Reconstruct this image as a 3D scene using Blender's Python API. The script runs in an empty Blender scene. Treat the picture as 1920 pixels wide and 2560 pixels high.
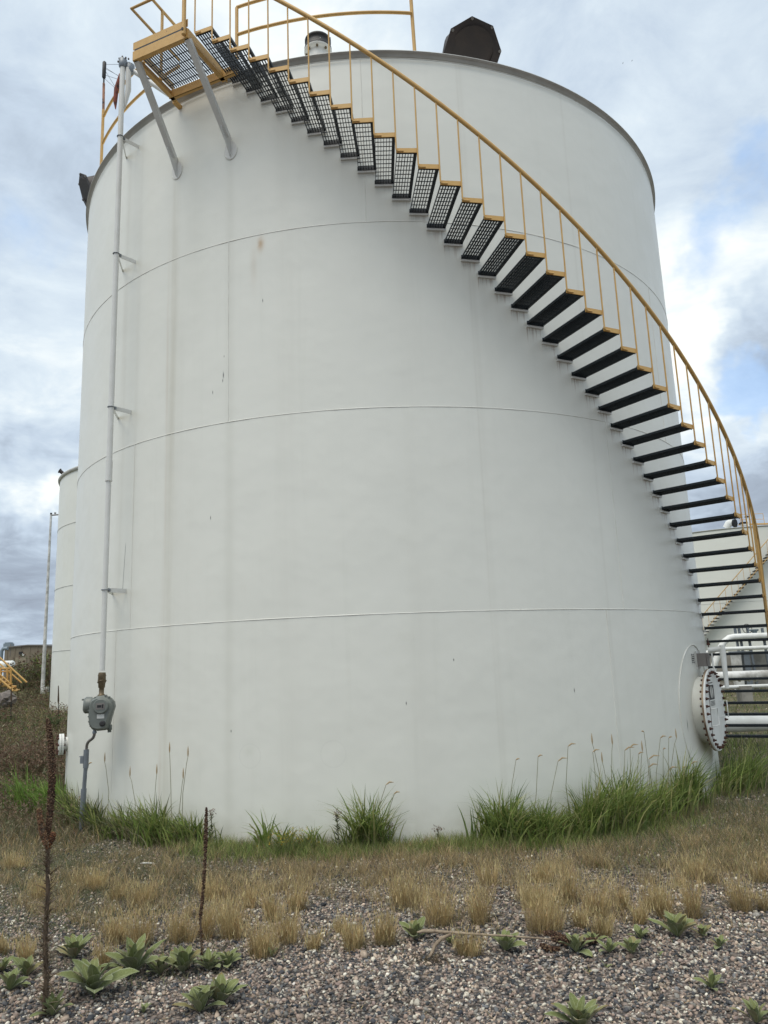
import bpy, math, random
import numpy as np
from mathutils import Vector, Matrix
random.seed(7)
rng = np.random.default_rng(11)
PI = math.pi
sin, cos = math.sin, math.cos
S = bpy.context.scene
COL = S.collection

# ---------------------------------------------------------------- camera
F, PITCH, ROLL, YAW, CAMZ = 1897.5, 0.19538, -0.03815, 0.00228, 1.9016
CY, R = 13.909, 5.295                      # centre (0, CY) and radius of the big tank
_cp, _sp, _cy, _sy = cos(PITCH), sin(PITCH), cos(YAW), sin(YAW)
FW = Vector((_sy * _cp, _cy * _cp, _sp)); _r = Vector((_cy, -_sy, 0)); _u = _r.cross(FW)
RT = cos(ROLL) * _r + sin(ROLL) * _u; UP = -sin(ROLL) * _r + cos(ROLL) * _u
CAM = Vector((0, 0, CAMZ))
cam = bpy.data.cameras.new('camera'); co = bpy.data.objects.new('camera', cam); COL.objects.link(co)
m = Matrix((RT, UP, -FW)).transposed().to_4x4(); m.translation = CAM; co.matrix_world = m
cam.sensor_fit = 'VERTICAL'; cam.sensor_height = 36; cam.lens = 36 * F / 2560
cam.clip_start = .05; cam.clip_end = 3000
S.camera = co

def ray(x, y):
    return (FW + (x - 960) / F * RT - (y - 1280) / F * UP).normalized()
def at(x, y, Y):                            # survey helper: where a sight line reaches depth Y
    d = ray(x, y); return CAM + d * (Y / d.y)
def atz(x, y, z=0.):
    d = ray(x, y); return CAM + d * ((z - CAMZ) / d.z)
def on_cyl(x, y, rad):                      # nearer hit of a sight line with a cylinder round the tank axis
    d = ray(x, y); a_ = d.x ** 2 + d.y ** 2; b_ = d.y * CY; c_ = CY ** 2 - rad ** 2; return CAM + d * ((b_ - max(b_ * b_ - a_ * c_, 0) ** .5) / a_)
def pol(az, rad, z):                        # point by azimuth round the big tank (0 = towards the camera, + = right)
    a = math.radians(az); return Vector((rad * sin(a), CY - rad * cos(a), z))

# ---------------------------------------------------------------- sky and sun
SUN_EL, SUN_AZ = math.radians(66), math.radians(215)   # azimuth from +Y clockwise
w = bpy.data.worlds.new('World'); S.world = w; w.use_nodes = True
nt = w.node_tree; nt.nodes.clear()
class NG:
    def __init__(s, nt): s.nt = nt
    def n(s, t, **k):
        x = s.nt.nodes.new(t)
        for a, v in k.items(): setattr(x, a, v)
        return x
    def link(s, a, b): s.nt.links.new(a, b)
    def setin(s, node, i, v):
        if isinstance(v, bpy.types.NodeSocket): s.link(v, node.inputs[i])
        elif v is not None: node.inputs[i].default_value = v
    def m(s, op, a, b=None, c=None, clamp=False):
        x = s.n('ShaderNodeMath', operation=op, use_clamp=clamp); s.setin(x, 0, a); s.setin(x, 1, b)
        if c is not None: s.setin(x, 2, c)
        return x.outputs[0]
    def v(s, op, a, b=None, out=0):
        x = s.n('ShaderNodeVectorMath', operation=op); s.setin(x, 0, a); s.setin(x, 1, b); return x.outputs[out]
    def mix(s, f, a, b, blend='MIX'):
        x = s.n('ShaderNodeMix', data_type='RGBA', blend_type=blend); s.setin(x, 0, f); s.setin(x, 6, a); s.setin(x, 7, b); return x.outputs[2]
    def noise(s, vec, scale, detail=4, rough=.55, dist=0., out=0):
        x = s.n('ShaderNodeTexNoise'); s.setin(x, 'Vector', vec); x.inputs['Scale'].default_value = scale
        x.inputs['Detail'].default_value = detail; x.inputs['Roughness'].default_value = rough; x.inputs['Distortion'].default_value = dist
        return x.outputs[out]
    def ramp(s, f, stops, interp='LINEAR'):
        x = s.n('ShaderNodeValToRGB'); s.setin(x, 0, f); e = x.color_ramp.elements; x.color_ramp.interpolation = interp
        while len(e) < len(stops): e.new(.5)
        for i, (p, c) in enumerate(stops): e[i].position = p; e[i].color = (*c, 1) if len(c) == 3 else c
        return x.outputs[0]
    def mr(s, v, a, b, c=0., d=1., t='SMOOTHSTEP'):
        x = s.n('ShaderNodeMapRange', interpolation_type=t); s.setin(x, 0, v)
        for i, q in enumerate((a, b, c, d)): x.inputs[i + 1].default_value = q
        return x.outputs[0]
    def vec(s, x, y, z):
        c = s.n('ShaderNodeCombineXYZ'); s.setin(c, 0, x); s.setin(c, 1, y); s.setin(c, 2, z); return c.outputs[0]
    def sep(s, v):
        c = s.n('ShaderNodeSeparateXYZ'); s.link(v, c.inputs[0]); return c.outputs

g = NG(nt)
out = g.n('ShaderNodeOutputWorld'); bg = g.n('ShaderNodeBackground'); bg.inputs[1].default_value = .1
sky = g.n('ShaderNodeTexSky'); sky.sky_type = 'NISHITA'; sky.sun_disc = False
sky.sun_elevation = SUN_EL; sky.sun_rotation = SUN_AZ; sky.air_density = 1.0; sky.dust_density = 1.5
D_ = g.n('ShaderNodeTexCoord').outputs['Generated']
dx, dy, dz = g.sep(D_)
inv = g.m('DIVIDE', 1., g.m('ADD', g.m('MAXIMUM', dz, 0.), .22))
pl = g.vec(g.m('MULTIPLY', dx, inv), g.m('MULTIPLY', dy, inv), 0.)
warp = g.v('SUBTRACT', g.noise(D_, 5, 5, .6, out=1), (.5, .5, .5))
wd = g.n('ShaderNodeVectorMath', operation='MULTIPLY_ADD'); g.link(warp, wd.inputs[0]); wd.inputs[1].default_value = (.22,) * 3; g.link(D_, wd.inputs[2])
WD = wd.outputs[0]
def blob(x, y, rad, wt):
    d = ray(x, y); dist = g.v('DISTANCE', WD, tuple(d), out=1)
    return g.mr(dist, rad * .35, rad * 1.25, wt, 0.)
def total(first, items):
    t = first
    for i in items: t = g.m('ADD', t, blob(*i))
    return t
n1 = g.noise(pl, 1.7, 9, .56, .35); n2 = g.noise(pl, 5.2, 8, .62, .5)
base = g.m('ADD', g.m('MULTIPLY', g.m('SUBTRACT', n1, .5), 1.15), g.m('ADD', g.m('MULTIPLY', g.m('SUBTRACT', n2, .5), .8), .62))
cl = total(base, [(560, 40, .2, .2), (900, 60, .12, .04), (1200, 60, .2, -.08), (100, 150, .2, -.06), (1720, 350, .25, .08),
                  (1790, 790, .15, .22), (1740, 1020, .1, .2), (1915, 830, .06, -.36), (1870, 905, .055, -.3), (1900, 1130, .14, -.18), (1850, 1290, .14, -.2),
                  (60, 800, .12, .08), (60, 1228, .05, .36), (150, 1235, .04, .32), (20, 1150, .05, -.2), (90, 1330, .1, -.2), (40, 1440, .1, -.16), (60, 1560, .12, -.08),
                  (150, 620, .12, -.06)])
ccol = g.ramp(cl, [(0., (.20, .235, .30)), (.25, (.255, .305, .385)), (.5, (.36, .43, .53)), (.72, (.46, .53, .61)), (.9, (.59, .635, .67)), (1., (.68, .70, .695))])
hb = total(g.m('ADD', g.m('MULTIPLY', g.m('SUBTRACT', g.noise(pl, 3.1, 7, .6, .5), .5), 1.1), -.08),
           [(1880, 555, .09, .37), (1760, 660, .055, .24), (1840, 470, .065, .22), (1860, 960, .05, .44), (1900, 990, .045, .26), (60, 620, .08, .14), (150, 480, .12, .12), (1790, 1010, .03, .3)])
hole = g.mr(hb, .14, .6, 0., .6)
c10 = g.v('MULTIPLY', ccol, (8.45, 8.35, 8.0)) 
blue = g.v('MULTIPLY', g.mix(.5, sky.outputs[0], (2.4, 3.9, 6.2, 1)), (1.05, 1.05, 1.05))
skyc = g.mix(hole, c10, blue)
# below the horizon: plain ground tone
skyc = g.mix(g.mr(dz, -.06, -.01), (1.0, .95, .85, 1), skyc)
g.link(skyc, bg.inputs[0]); g.link(bg.outputs[0], out.inputs[0])
sl = bpy.data.lights.new('sun', 'SUN'); sl.energy = 1.25; sl.angle = math.radians(40); sl.color = (1, .93, .82)
so = bpy.data.objects.new('sun', sl); COL.objects.link(so)
sd = Vector((sin(SUN_AZ) * cos(SUN_EL), cos(SUN_AZ) * cos(SUN_EL), sin(SUN_EL)))
so.rotation_euler = sd.to_track_quat('Z', 'Y').to_euler(); so.location = (0, -10, 30)
S.view_settings.view_transform = 'Standard'; S.view_settings.look = 'None'
S.view_settings.exposure = 0.95; S.view_settings.gamma = 1; S.view_settings.use_curve_mapping = False
S.cycles.max_bounces = 6

# ---------------------------------------------------------------- materials
def mat(name):
    mm = bpy.data.materials.new(name); mm.use_nodes = True; t = mm.node_tree; t.nodes.clear()
    q = NG(t); o = q.n('ShaderNodeOutputMaterial'); b = q.n('ShaderNodeBsdfPrincipled'); q.link(b.outputs[0], o.inputs[0]); q.b = b; q.o = o
    return mm, q
def bump(q, h, st=.3, d=.01):
    x = q.n('ShaderNodeBump'); x.inputs['Strength'].default_value = st; x.inputs['Distance'].default_value = d; q.link(h, x.inputs['Height']); q.link(x.outputs[0], q.b.inputs['Normal'])
def simple(name, c, rough=.5, metal=0., c2=None, sc=6., amt=.5, bmp=.0, wear=None, wearc=None, spec=.5, stretch=None):
    mm, q = mat(name); tc = q.n('ShaderNodeTexCoord').outputs['Object']
    if stretch: tc = q.v('MULTIPLY', tc, stretch)
    n = q.noise(tc, sc, 5, .6)
    c2 = c2 or tuple(v * .75 for v in c)
    colr = q.mix(q.mr(n, .35, .7, 0, amt), (*c, 1), (*c2, 1))
    if wear:
        n_ = q.noise(tc, sc * 3.3, 4, .65); colr = q.mix(q.mr(n_, wear, wear + .04), colr, (*wearc, 1))
    q.link(colr, q.b.inputs['Base Color']); q.b.inputs['Roughness'].default_value = rough; q.b.inputs['Metallic'].default_value = metal
    q.b.inputs['Specular IOR Level'].default_value = spec
    if bmp: bump(q, q.noise(tc, sc * 8, 3), bmp, .004)
    return mm
M = {}
M['yellow'] = simple('yellow_paint', (.60, .37, .12), .5, c2=(.50, .285, .08), sc=9, amt=.6, bmp=.15, wear=.70, wearc=(.16, .08, .045))
M['dark'] = simple('dark_coated_steel', (.005, .011, .017), .5, .0, c2=(.010, .015, .018), sc=14, bmp=.2, wear=.72, wearc=(.07, .045, .035))
M['darkw'] = simple('blackened_vent_metal', (.034, .028, .027), .6, .1, c2=(.055, .040, .034), sc=5, bmp=.3)
M['mesh'] = simple('vent_screen', (.007, .007, .010), .7, .2, sc=40, bmp=.3)
M['white'] = simple('white_paint_plain', (.66, .665, .64), .42, c2=(.55, .55, .51), sc=4, amt=.5, bmp=.1)
M['pipewhite'] = simple('white_pipe_paint', (.74, .75, .73), .45, c2=(.52, .52, .47), sc=3, amt=.5, wear=.74, wearc=(.12, .1, .08))
M['dirtypipe'] = simple('stained_white_pipe', (.7, .7, .68), .5, c2=(.30, .29, .26), sc=2.5, amt=.9, wear=.66, wearc=(.05, .05, .05))
M['rim'] = simple('weathered_rim_paint', (.52, .52, .49), .6, c2=(.40, .40, .375), sc=3, amt=.7)
M['grey'] = simple('gauge_grey_enamel', (.155, .17, .155), .45, c2=(.12, .135, .125), sc=12, bmp=.2)
M['conduit'] = simple('galvanised_conduit', (.20, .225, .25), .45, .35, c2=(.14, .155, .17), sc=14, bmp=.2)
M['rubber'] = simple('black_rubber', (.018, .018, .02), .6, c2=(.03, .03, .03))
M['rust'] = simple('rusted_bolt_steel', (.085, .035, .022), .8, .2, c2=(.03, .018, .015), sc=30, bmp=.6)
M['rustflange'] = simple('rust_streaked_flange', (.48, .38, .27), .65, c2=(.10, .045, .02), sc=7, amt=1., bmp=.4, wear=.62, wearc=(.05, .025, .015), stretch=(1, 1, .35))
M['brass'] = simple('tarnished_brass_fitting', (.16, .12, .07), .5, .4, c2=(.08, .07, .05), sc=30)
M['boxgrey'] = simple('sun_faded_grey_box', (.19, .175, .165), .6, c2=(.15, .14, .13))
M['black'] = simple('black_print', (.015, .015, .017), .6)
M['label'] = simple('pale_label', (.6, .6, .57), .5)
M['redrag'] = simple('faded_orange_rag', (.30, .08, .05), .8, c2=(.03, .015, .015), sc=8, amt=1)
M['tape'] = simple('peeling_tape_post', (.42, .2, .12), .7, c2=(.02, .02, .025), sc=2.2, amt=1., wear=.55, wearc=(.02, .02, .025))
M['concrete'] = simple('old_concrete', (.36, .34, .30), .9, c2=(.2, .19, .17), sc=2.5, amt=.8, bmp=.5)
M['tan'] = simple('tan_metal_siding', (.22, .18, .13), .6, c2=(.19, .155, .11), sc=1, amt=.6)
M['tan2'] = simple('light_tan_door', (.30, .25, .18), .6)
M['bluegrey'] = simple('blue_grey_sheet', (.22, .27, .31), .5)
M['rock'] = simple('grey_rock', (.22, .19, .17), .9, c2=(.10, .09, .085), sc=4, amt=1, bmp=.8)

def attr_mat(name, rough=.7, spec=.3, trans=0., sc=20., var=.35, bmp=0., gain=1.):
    mm, q = mat(name)
    a = q.n('ShaderNodeAttribute'); a.attribute_name = 'Col'
    tc = q.n('ShaderNodeTexCoord').outputs['Object']; n = q.noise(tc, sc, 3, .6)
    v = q.mr(n, .3, .7, 1 - var, 1 + var, 'LINEAR'); cc = q.n('ShaderNodeVectorMath', operation='SCALE'); q.link(a.outputs['Color'], cc.inputs[0]); q.link(v, cc.inputs['Scale'])
    q.link(cc.outputs[0], q.b.inputs['Base Color']); q.b.inputs['Roughness'].default_value = rough; q.b.inputs['Specular IOR Level'].default_value = spec
    if bmp: bump(q, q.noise(tc, sc * 4, 3), bmp, .003)
    if trans:
        tr = q.n('ShaderNodeBsdfTranslucent'); q.link(cc.outputs[0], tr.inputs[0]); mx = q.n('ShaderNodeMixShader'); mx.inputs[0].default_value = trans
        q.link(q.b.outputs[0], mx.inputs[1]); q.link(tr.outputs[0], mx.inputs[2]); q.link(mx.outputs[0], q.o.inputs[0])
    return mm
M['pebble'] = attr_mat('pebble_stone', .75, .25, sc=60, var=.25, bmp=.3)
M['blade'] = attr_mat('grass_blade', .6, .3, .3, sc=9, var=.25)
M['straw'] = attr_mat('dry_grass', .8, .15, .25, sc=9, var=.25)
M['spike'] = attr_mat('dead_seed_spike', .9, .1, sc=40, var=.3)

# mullein leaf: soft grey green, paler woolly margin and midrib
mm, q = mat('woolly_leaf'); uv = q.n('ShaderNodeUVMap').outputs[0]; ux, uy, _ = q.sep(uv)
e = q.m('ABSOLUTE', q.m('SUBTRACT', ux, .5))
n = q.noise(q.n('ShaderNodeTexCoord').outputs['Object'], 30, 4, .6)
oi = q.n('ShaderNodeObjectInfo').outputs['Random']
c = q.mix(q.mr(n, .3, .7), (.115, .14, .045, 1), (.18, .205, .085, 1))
c = q.mix(q.m('MULTIPLY', oi, .45), c, (.23, .25, .10, 1))
c = q.mix(q.m('MULTIPLY', q.mr(oi, .8, .95), q.mr(n, .35, .6, .2, .9)), c, (.24, .18, .085, 1))
c = q.mix(q.m('MULTIPLY', q.mr(uy, .85, 1.), q.mr(oi, .35, .6)), c, (.20, .13, .06, 1))
c = q.mix(q.mr(e, .40, .5, 0, .7), c, (.38, .41, .28, 1))
c = q.mix(q.mr(e, .0, .045, .6, 0), c, (.34, .37, .21, 1))
q.link(c, q.b.inputs['Base Color']); q.b.inputs['Roughness'].default_value = .85; q.b.inputs['Sheen Weight'].default_value = .15; q.b.inputs['Specular IOR Level'].default_value = .15
bump(q, n, .5, .004); M['leaf'] = mm

# tank shell paint, local coordinates: axis at the origin, azimuth 0 towards -Y
T0, DT, ZS0, DZ = -1.83775 + PI / 2, .0397291, 9.22698, .200644
def shell_mat(name, detail=True):
    mm, q = mat(name); tc = q.n('ShaderNodeTexCoord').outputs['Object']; x, y, z = q.sep(tc)
    az = q.m('ARCTAN2', x, q.m('MULTIPLY', y, -1.))
    arc = q.m('MULTIPLY', az, R)
    fine = q.noise(q.vec(q.m('MULTIPLY', arc, 6.), 0., q.m('MULTIPLY', z, .28)), 1., 6, .62)
    wide = q.noise(tc, .5, 4, .55); patch = q.noise(tc, 2.2, 5, .6)
    c = (.73, .735, .675, 1)
    c = q.mix(q.mr(wide, .35, .7, 0, .5), c, (.70, .705, .645, 1))
    c = q.mix(q.mr(fine, .52, .8, 0, .26), c, (.62, .63, .565, 1))
    c = q.mix(q.mr(patch, .62, .8, 0, .2), c, (.60, .595, .52, 1))
    # splashed dirt near the ground
    dirt = q.m('MULTIPLY', q.mr(z, .0, .55, 1, 0), q.mr(patch, .3, .7))
    c = q.mix(q.m('MULTIPLY', dirt, .4), c, (.36, .33, .26, 1))
    def gz(azd, waz, zc=None, wz=None):
        d = q.m('DIVIDE', q.m('SUBTRACT', az, math.radians(azd)), math.radians(waz)); e = q.m('MULTIPLY', d, d)
        if zc is not None:
            d2 = q.m('DIVIDE', q.m('SUBTRACT', z, zc), wz); e = q.m('ADD', e, q.m('MULTIPLY', d2, d2))
        return q.m('EXPONENT', q.m('MULTIPLY', e, -1.))
    def stain_or_shade(c, mask, colour, amt):
        return q.mix(q.m('MULTIPLY', mask, amt if amt > .5 else amt * .62, clamp=True), c, (*colour, 1))
    if detail:
        below = q.mr(z, 8.5, 8.75, 1, 0)
        c = stain_or_shade(c, q.m('MULTIPLY', q.m('MULTIPLY', gz(-30.2, .75), below), q.mr(fine, .3, .65, .35, 1)), (.34, .30, .19), .42)
        c = stain_or_shade(c, q.m('MULTIPLY', q.m('MULTIPLY', gz(-31.2, .28), below), q.mr(fine, .4, .6)), (.40, .28, .18), .3)
        c = stain_or_shade(c, q.m('MULTIPLY', gz(-20.3, .7), below), (.45, .45, .38), .3)
        c = stain_or_shade(c, q.m('MULTIPLY', gz(-26, 2.2), q.mr(z, 5, 8, 0, 1)), (.46, .46, .38), .22)
        for a_, w_, s_ in ((-41.6, .8, .3), (-38, .5, .18), (13.6, .35, .2), (13.1, .16, .25), (-12, 1.2, .12), (4, 1.5, .1), (-29, 3., .12), (31, .25, .2)):  # first band: gauge pipe's shadow painted into the wall colour; then vertical streaks
            c = stain_or_shade(c, q.m('MULTIPLY', gz(a_, w_), q.mr(fine, .3, .6, .3, 1)), (.40, .38, .31), s_)
        c = stain_or_shade(c, q.m('MULTIPLY', gz(-15.6, .5, 7.2, .1), q.mr(patch, .3, .55)), (.42, .25, .10), .75)
        c = stain_or_shade(c, gz(-16.6, .5, 6.9, .25), (.42, .30, .18), .3)
        for a_, z_, w_, h_ in ((-21.3, 5.50, .07, .035), (-21.4, 5.43, .05, .02), (-21.2, 5.75, .035, .012), (-15.3, 6.4, .05, .02), (-23, 5.3, .05, .02), (-23.2, 3.7, .05, .02), (8, 1.9, .06, .012), (2, 1.45, .05, .015), (24, 1.5, .06, .02), (-20, 1.2, .05, .012), (45.5, 1.3, .08, .03), (47.3, .95, .08, .06)):
            c = stain_or_shade(c, gz(a_, w_, z_, h_), (.05, .05, .05), 1.2)
        # slanted scratch
        d = q.m('SUBTRACT', q.m('SUBTRACT', arc, math.radians(-39.9) * R), q.m('MULTIPLY', q.m('SUBTRACT', z, 3.25), .07))
        sc_ = q.m('MULTIPLY', q.m('EXPONENT', q.m('MULTIPLY', q.m('MULTIPLY', d, d), -30000.)), q.m('MULTIPLY', q.mr(z, 2.9, 2.95), q.mr(z, 3.5, 3.6, 1, 0)))
        c = stain_or_shade(c, sc_, (.08, .08, .08), .8)
        # old ground-off attachment circles
        for a_, z_, rr in ((-17.4, .93, .13), (-6.9, .94, .14)):
            u_ = q.m('SUBTRACT', arc, math.radians(a_) * R); v_ = q.m('SUBTRACT', z, z_)
            rd = q.m('SQRT', q.m('ADD', q.m('MULTIPLY', u_, u_), q.m('MULTIPLY', v_, v_)))
            e_ = q.m('DIVIDE', q.m('SUBTRACT', rd, rr), .008)
            c = stain_or_shade(c, q.m('EXPONENT', q.m('MULTIPLY', q.m('MULTIPLY', e_, e_), -1.)), (.60, .61, .56), .38)
        c = stain_or_shade(c, gz(-17.5, .6, .98, .05), (.52, .54, .46), .4)
        # rust and dirt drips under each stair clip
        k = q.m('DIVIDE', q.m('SUBTRACT', az, T0), DT); kf = q.m('FLOOR', k)
        zt = q.m('SUBTRACT', ZS0 - .03, q.m('MULTIPLY', kf, DZ)); dd = q.m('SUBTRACT', zt, z)
        drip = q.noise(q.vec(q.m('MULTIPLY', arc, 38.), kf, q.m('MULTIPLY', z, .8)), 1., 3, .6)
        ln = q.mr(drip, .42, .68, .02, .24)
        mk = q.m('MULTIPLY', q.m('GREATER_THAN', dd, 0.), q.mr(q.m('DIVIDE', dd, ln), 0., 1., 1., 0.))
        mk = q.m('MULTIPLY', mk, q.m('MULTIPLY', q.mr(drip, .45, .6), q.mr(k, 5., 15.)))
        c = stain_or_shade(c, mk, (.30, .21, .15), .62)
        tread_fade = q.m('MULTIPLY', q.m('GREATER_THAN', dd, 0.), q.m('EXPONENT', q.m('MULTIPLY', dd, -5.)))  # darker tone, strongest right below each tread and fading downward
        c = stain_or_shade(c, q.m('MULTIPLY', tread_fade, q.mr(fine, .3, .6, .3, 1)), (.40, .38, .33), .3)
        # grime below the manway neck
        c = stain_or_shade(c, gz(57.0, 1.9, .55, .19), (.13, .10, .045), .95)
        c = stain_or_shade(c, gz(54.6, 2.4, .78, .34), (.30, .27, .19), .55)
    q.link(c, q.b.inputs['Base Color']); q.link(q.mr(patch, .3, .7, .34, .46, 'LINEAR'), q.b.inputs['Roughness'])
    h = q.m('ADD', q.m('MULTIPLY', q.noise(tc, 1.1, 3), 1.6), q.m('MULTIPLY', q.noise(tc, 60, 2), .012))
    bump(q, h, .25, .05)
    return mm
M['shell'] = shell_mat('tank_shell_paint'); M['shell2'] = shell_mat('far_tank_paint', False)
M['seam'] = simple('painted_weld_bead', (.74, .74, .69), .5, c2=(.58, .57, .51), sc=3, amt=.8, wear=.74, wearc=(.40, .30, .20))

# ---------------------------------------------------------------- mesh helpers
class MB:
    def __init__(s): s.v = []; s.f = []; s.sm = []
    def add(s, vs, fs, smooth=False):
        b = len(s.v); s.v += [tuple(p) for p in vs]; s.f += [tuple(b + i for i in f) for f in fs]; s.sm += [smooth] * len(fs); return s
    def box(s, c, sz, ax=None):
        ax = ax or (Vector((1, 0, 0)), Vector((0, 1, 0)), Vector((0, 0, 1))); c = Vector(c); h = [v / 2 for v in sz]
        vs = [c + ax[0] * (i * h[0]) + ax[1] * (j * h[1]) + ax[2] * (k * h[2]) for i in (-1, 1) for j in (-1, 1) for k in (-1, 1)]
        return s.add(vs, [(0, 1, 3, 2), (4, 6, 7, 5), (0, 4, 5, 1), (2, 3, 7, 6), (0, 2, 6, 4), (1, 5, 7, 3)])
    def bar(s, a, b, wd, ht, up=(0, 0, 1)):
        a, b = Vector(a), Vector(b); d = (b - a); L = d.length; d.normalize(); up = Vector(up); x = d.cross(up)
        if x.length < 1e-4: x = d.cross(Vector((1, 0, 0)))
        x.normalize(); z = x.cross(d); return s.box((a + b) / 2, (wd, L, ht), (x, d, z))
    def tube(s, pts, r, n=10, closed=False, caps=True, smooth=True):
        pts = [Vector(p) for p in pts]; N = len(pts); rs = r if hasattr(r, '__len__') else [r] * N
        rings = []; x = None
        for i in range(N):
            if closed: t = pts[(i + 1) % N] - pts[i - 1]
            else: t = pts[min(i + 1, N - 1)] - pts[max(i - 1, 0)]
            t.normalize()
            if x is None:
                x = t.cross(Vector((0, 0, 1)));
                if x.length < .05: x = t.cross(Vector((0, 1, 0)))
            x = (x - t * x.dot(t)).normalized(); y = t.cross(x)
            rings.append([pts[i] + rs[i] * (cos(2 * PI * j / n) * x + sin(2 * PI * j / n) * y) for j in range(n)])
        vs = [p for q_ in rings for p in q_]; fs = []
        for i in range(N if closed else N - 1):
            a, b = i * n, ((i + 1) % N) * n
            fs += [(a + j, a + (j + 1) % n, b + (j + 1) % n, b + j) for j in range(n)]
        s.add(vs, fs, smooth)
        if caps and not closed:
            b = len(s.v) - len(vs); s.f += [tuple(b + j for j in range(n))[::-1], tuple(b + (N - 1) * n + j for j in range(n))]; s.sm += [False, False]
        return s
    def lathe(s, o, ax, prof, n=24, smooth=True, cap=True):      # prof: (along, radius)
        o = Vector(o); ax = Vector(ax).normalized(); x = ax.cross(Vector((0, 0, 1)))
        if x.length < .05: x = ax.cross(Vector((0, 1, 0)))
        x.normalize(); y = ax.cross(x); vs = []
        for h_, r_ in prof: vs += [o + ax * h_ + r_ * (cos(2 * PI * j / n) * x + sin(2 * PI * j / n) * y) for j in range(n)]
        fs = []
        for i in range(len(prof) - 1): fs += [(i * n + j, i * n + (j + 1) % n, (i + 1) * n + (j + 1) % n, (i + 1) * n + j) for j in range(n)]
        s.add(vs, fs, smooth)
        if cap:
            b = len(s.v) - len(vs); L = len(prof) - 1; s.f += [tuple(b + j for j in range(n)), tuple(b + L * n + j for j in range(n))]; s.sm += [False, False]
        return s
    def prism(s, poly, d):                                       # poly: list of points, extruded by vector d
        n = len(poly); d = Vector(d); vs = [Vector(p) for p in poly] + [Vector(p) + d for p in poly]
        return s.add(vs, [tuple(range(n))[::-1], tuple(range(n, 2 * n))] + [(i, (i + 1) % n, n + (i + 1) % n, n + i) for i in range(n)])
    def build(s, name, material, parent=None, loc=None):
        if any(s.sm) and not all(s.sm):          # flat faces get vertices of their own, so smooth sides shade true
            for i, fl in enumerate(s.sm):
                if not fl:
                    b = len(s.v); s.v += [s.v[j] for j in s.f[i]]; s.f[i] = tuple(range(b, b + len(s.f[i])))
        me = bpy.data.meshes.new(name); me.from_pydata(s.v, [], s.f)
        me.polygons.foreach_set('use_smooth', s.sm); me.validate(); me.materials.append(material)
        o = bpy.data.objects.new(name, me); COL.objects.link(o)
        if parent is not None:
            o.parent = parent
            o.matrix_parent_inverse = Matrix.Identity(4)
            me.transform(parent_world(parent).inverted())
        return o
PW = {}
def parent_world(o):
    if o is None: return Matrix.Identity(4)
    return parent_world(o.parent) @ Matrix.LocRotScale(o.location, o.rotation_euler, o.scale)
def empty(name, loc=(0, 0, 0), rz=0.):
    o = bpy.data.objects.new(name, None); COL.objects.link(o); o.location = loc; o.rotation_euler = (0, 0, rz); o.empty_display_size = .2; return o
def tag(o, label=None, cat=None, group=None, kind=None):
    for k_, v_ in (('label', label), ('category', cat), ('group', group), ('kind', kind)):
        if v_: o[k_] = v_
    return o
def thing(name, label, cat, loc=(0, 0, 0), rz=0., group=None): return tag(empty(name, loc, rz), label, cat, group)
def npmesh(name, V, Fc, material, parent=None, col=None, smooth=False, uv=None):
    me = bpy.data.meshes.new(name); nV, nF, k_ = len(V), len(Fc), Fc.shape[1]
    me.vertices.add(nV); me.vertices.foreach_set('co', np.ascontiguousarray(V, dtype=np.float32).ravel())
    me.loops.add(nF * k_); me.loops.foreach_set('vertex_index', np.ascontiguousarray(Fc, dtype=np.int32).ravel())
    me.polygons.add(nF); me.polygons.foreach_set('loop_start', np.arange(nF, dtype=np.int32) * k_)
    me.polygons.foreach_set('loop_total', np.full(nF, k_, dtype=np.int32))
    me.polygons.foreach_set('use_smooth', np.full(nF, smooth, dtype=bool))
    if col is not None:
        a = me.attributes.new('Col', 'FLOAT_COLOR', 'POINT'); c4 = np.ones((nV, 4), np.float32); c4[:, :3] = col; a.data.foreach_set('color', c4.ravel())
    me.update(calc_edges=True); me.materials.append(material)
    o = bpy.data.objects.new(name, me); COL.objects.link(o)
    if parent is not None: o.parent = parent; me.transform(parent_world(parent).inverted())
    return o

# ---------------------------------------------------------------- terrain
def sst(a, b, x): t = np.clip((x - a) / (b - a), 0, 1); return t * t * (3 - 2 * t)
def hgt(x, y):
    x = np.asarray(x, float); y = np.asarray(y, float)
    r = np.hypot(x, y - CY)
    h_ = .025 * np.sin(1.3 * x + .7) * np.sin(1.1 * y + .3) + .015 * np.sin(3.1 * x + 1.7 * y)
    h_ = h_ * sst(R, R + 1.2, r)
    h_ += .42 * sst(15, 27, y)
    h_ += .95 * sst(33.5, 39, y) * (1 - sst(41, 47, y) * .6)
    h_ += .12 * np.sin(.5 * x + 2) * sst(34, 38, y)
    return h_
xs = np.concatenate([np.linspace(-900, -40, 16), np.linspace(-36, -10, 27), np.linspace(-9, 9, 121), np.linspace(10, 40, 31), np.linspace(50, 900, 16)])
ys = np.concatenate([np.linspace(-300, -6, 12), np.linspace(-5, 3, 9), np.linspace(3.2, 20, 113), np.linspace(20.5, 55, 60), np.linspace(60, 140, 9), np.linspace(200, 1500, 9)])
X, Y = np.meshgrid(xs, ys); V = np.stack([X, Y, hgt(X, Y)], -1).reshape(-1, 3); nx = len(xs)
i_, j_ = np.meshgrid(np.arange(len(xs) - 1), np.arange(len(ys) - 1)); a = (j_ * nx + i_).ravel()
Fq = np.stack([a, a + 1, a + nx + 1, a + nx], -1)
mm, q = mat('gravel_and_soil'); tc = q.n('ShaderNodeTexCoord').outputs['Object']
vo = q.n('ShaderNodeTexVoronoi'); q.link(tc, vo.inputs[0]); vo.inputs['Scale'].default_value = 38
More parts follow.
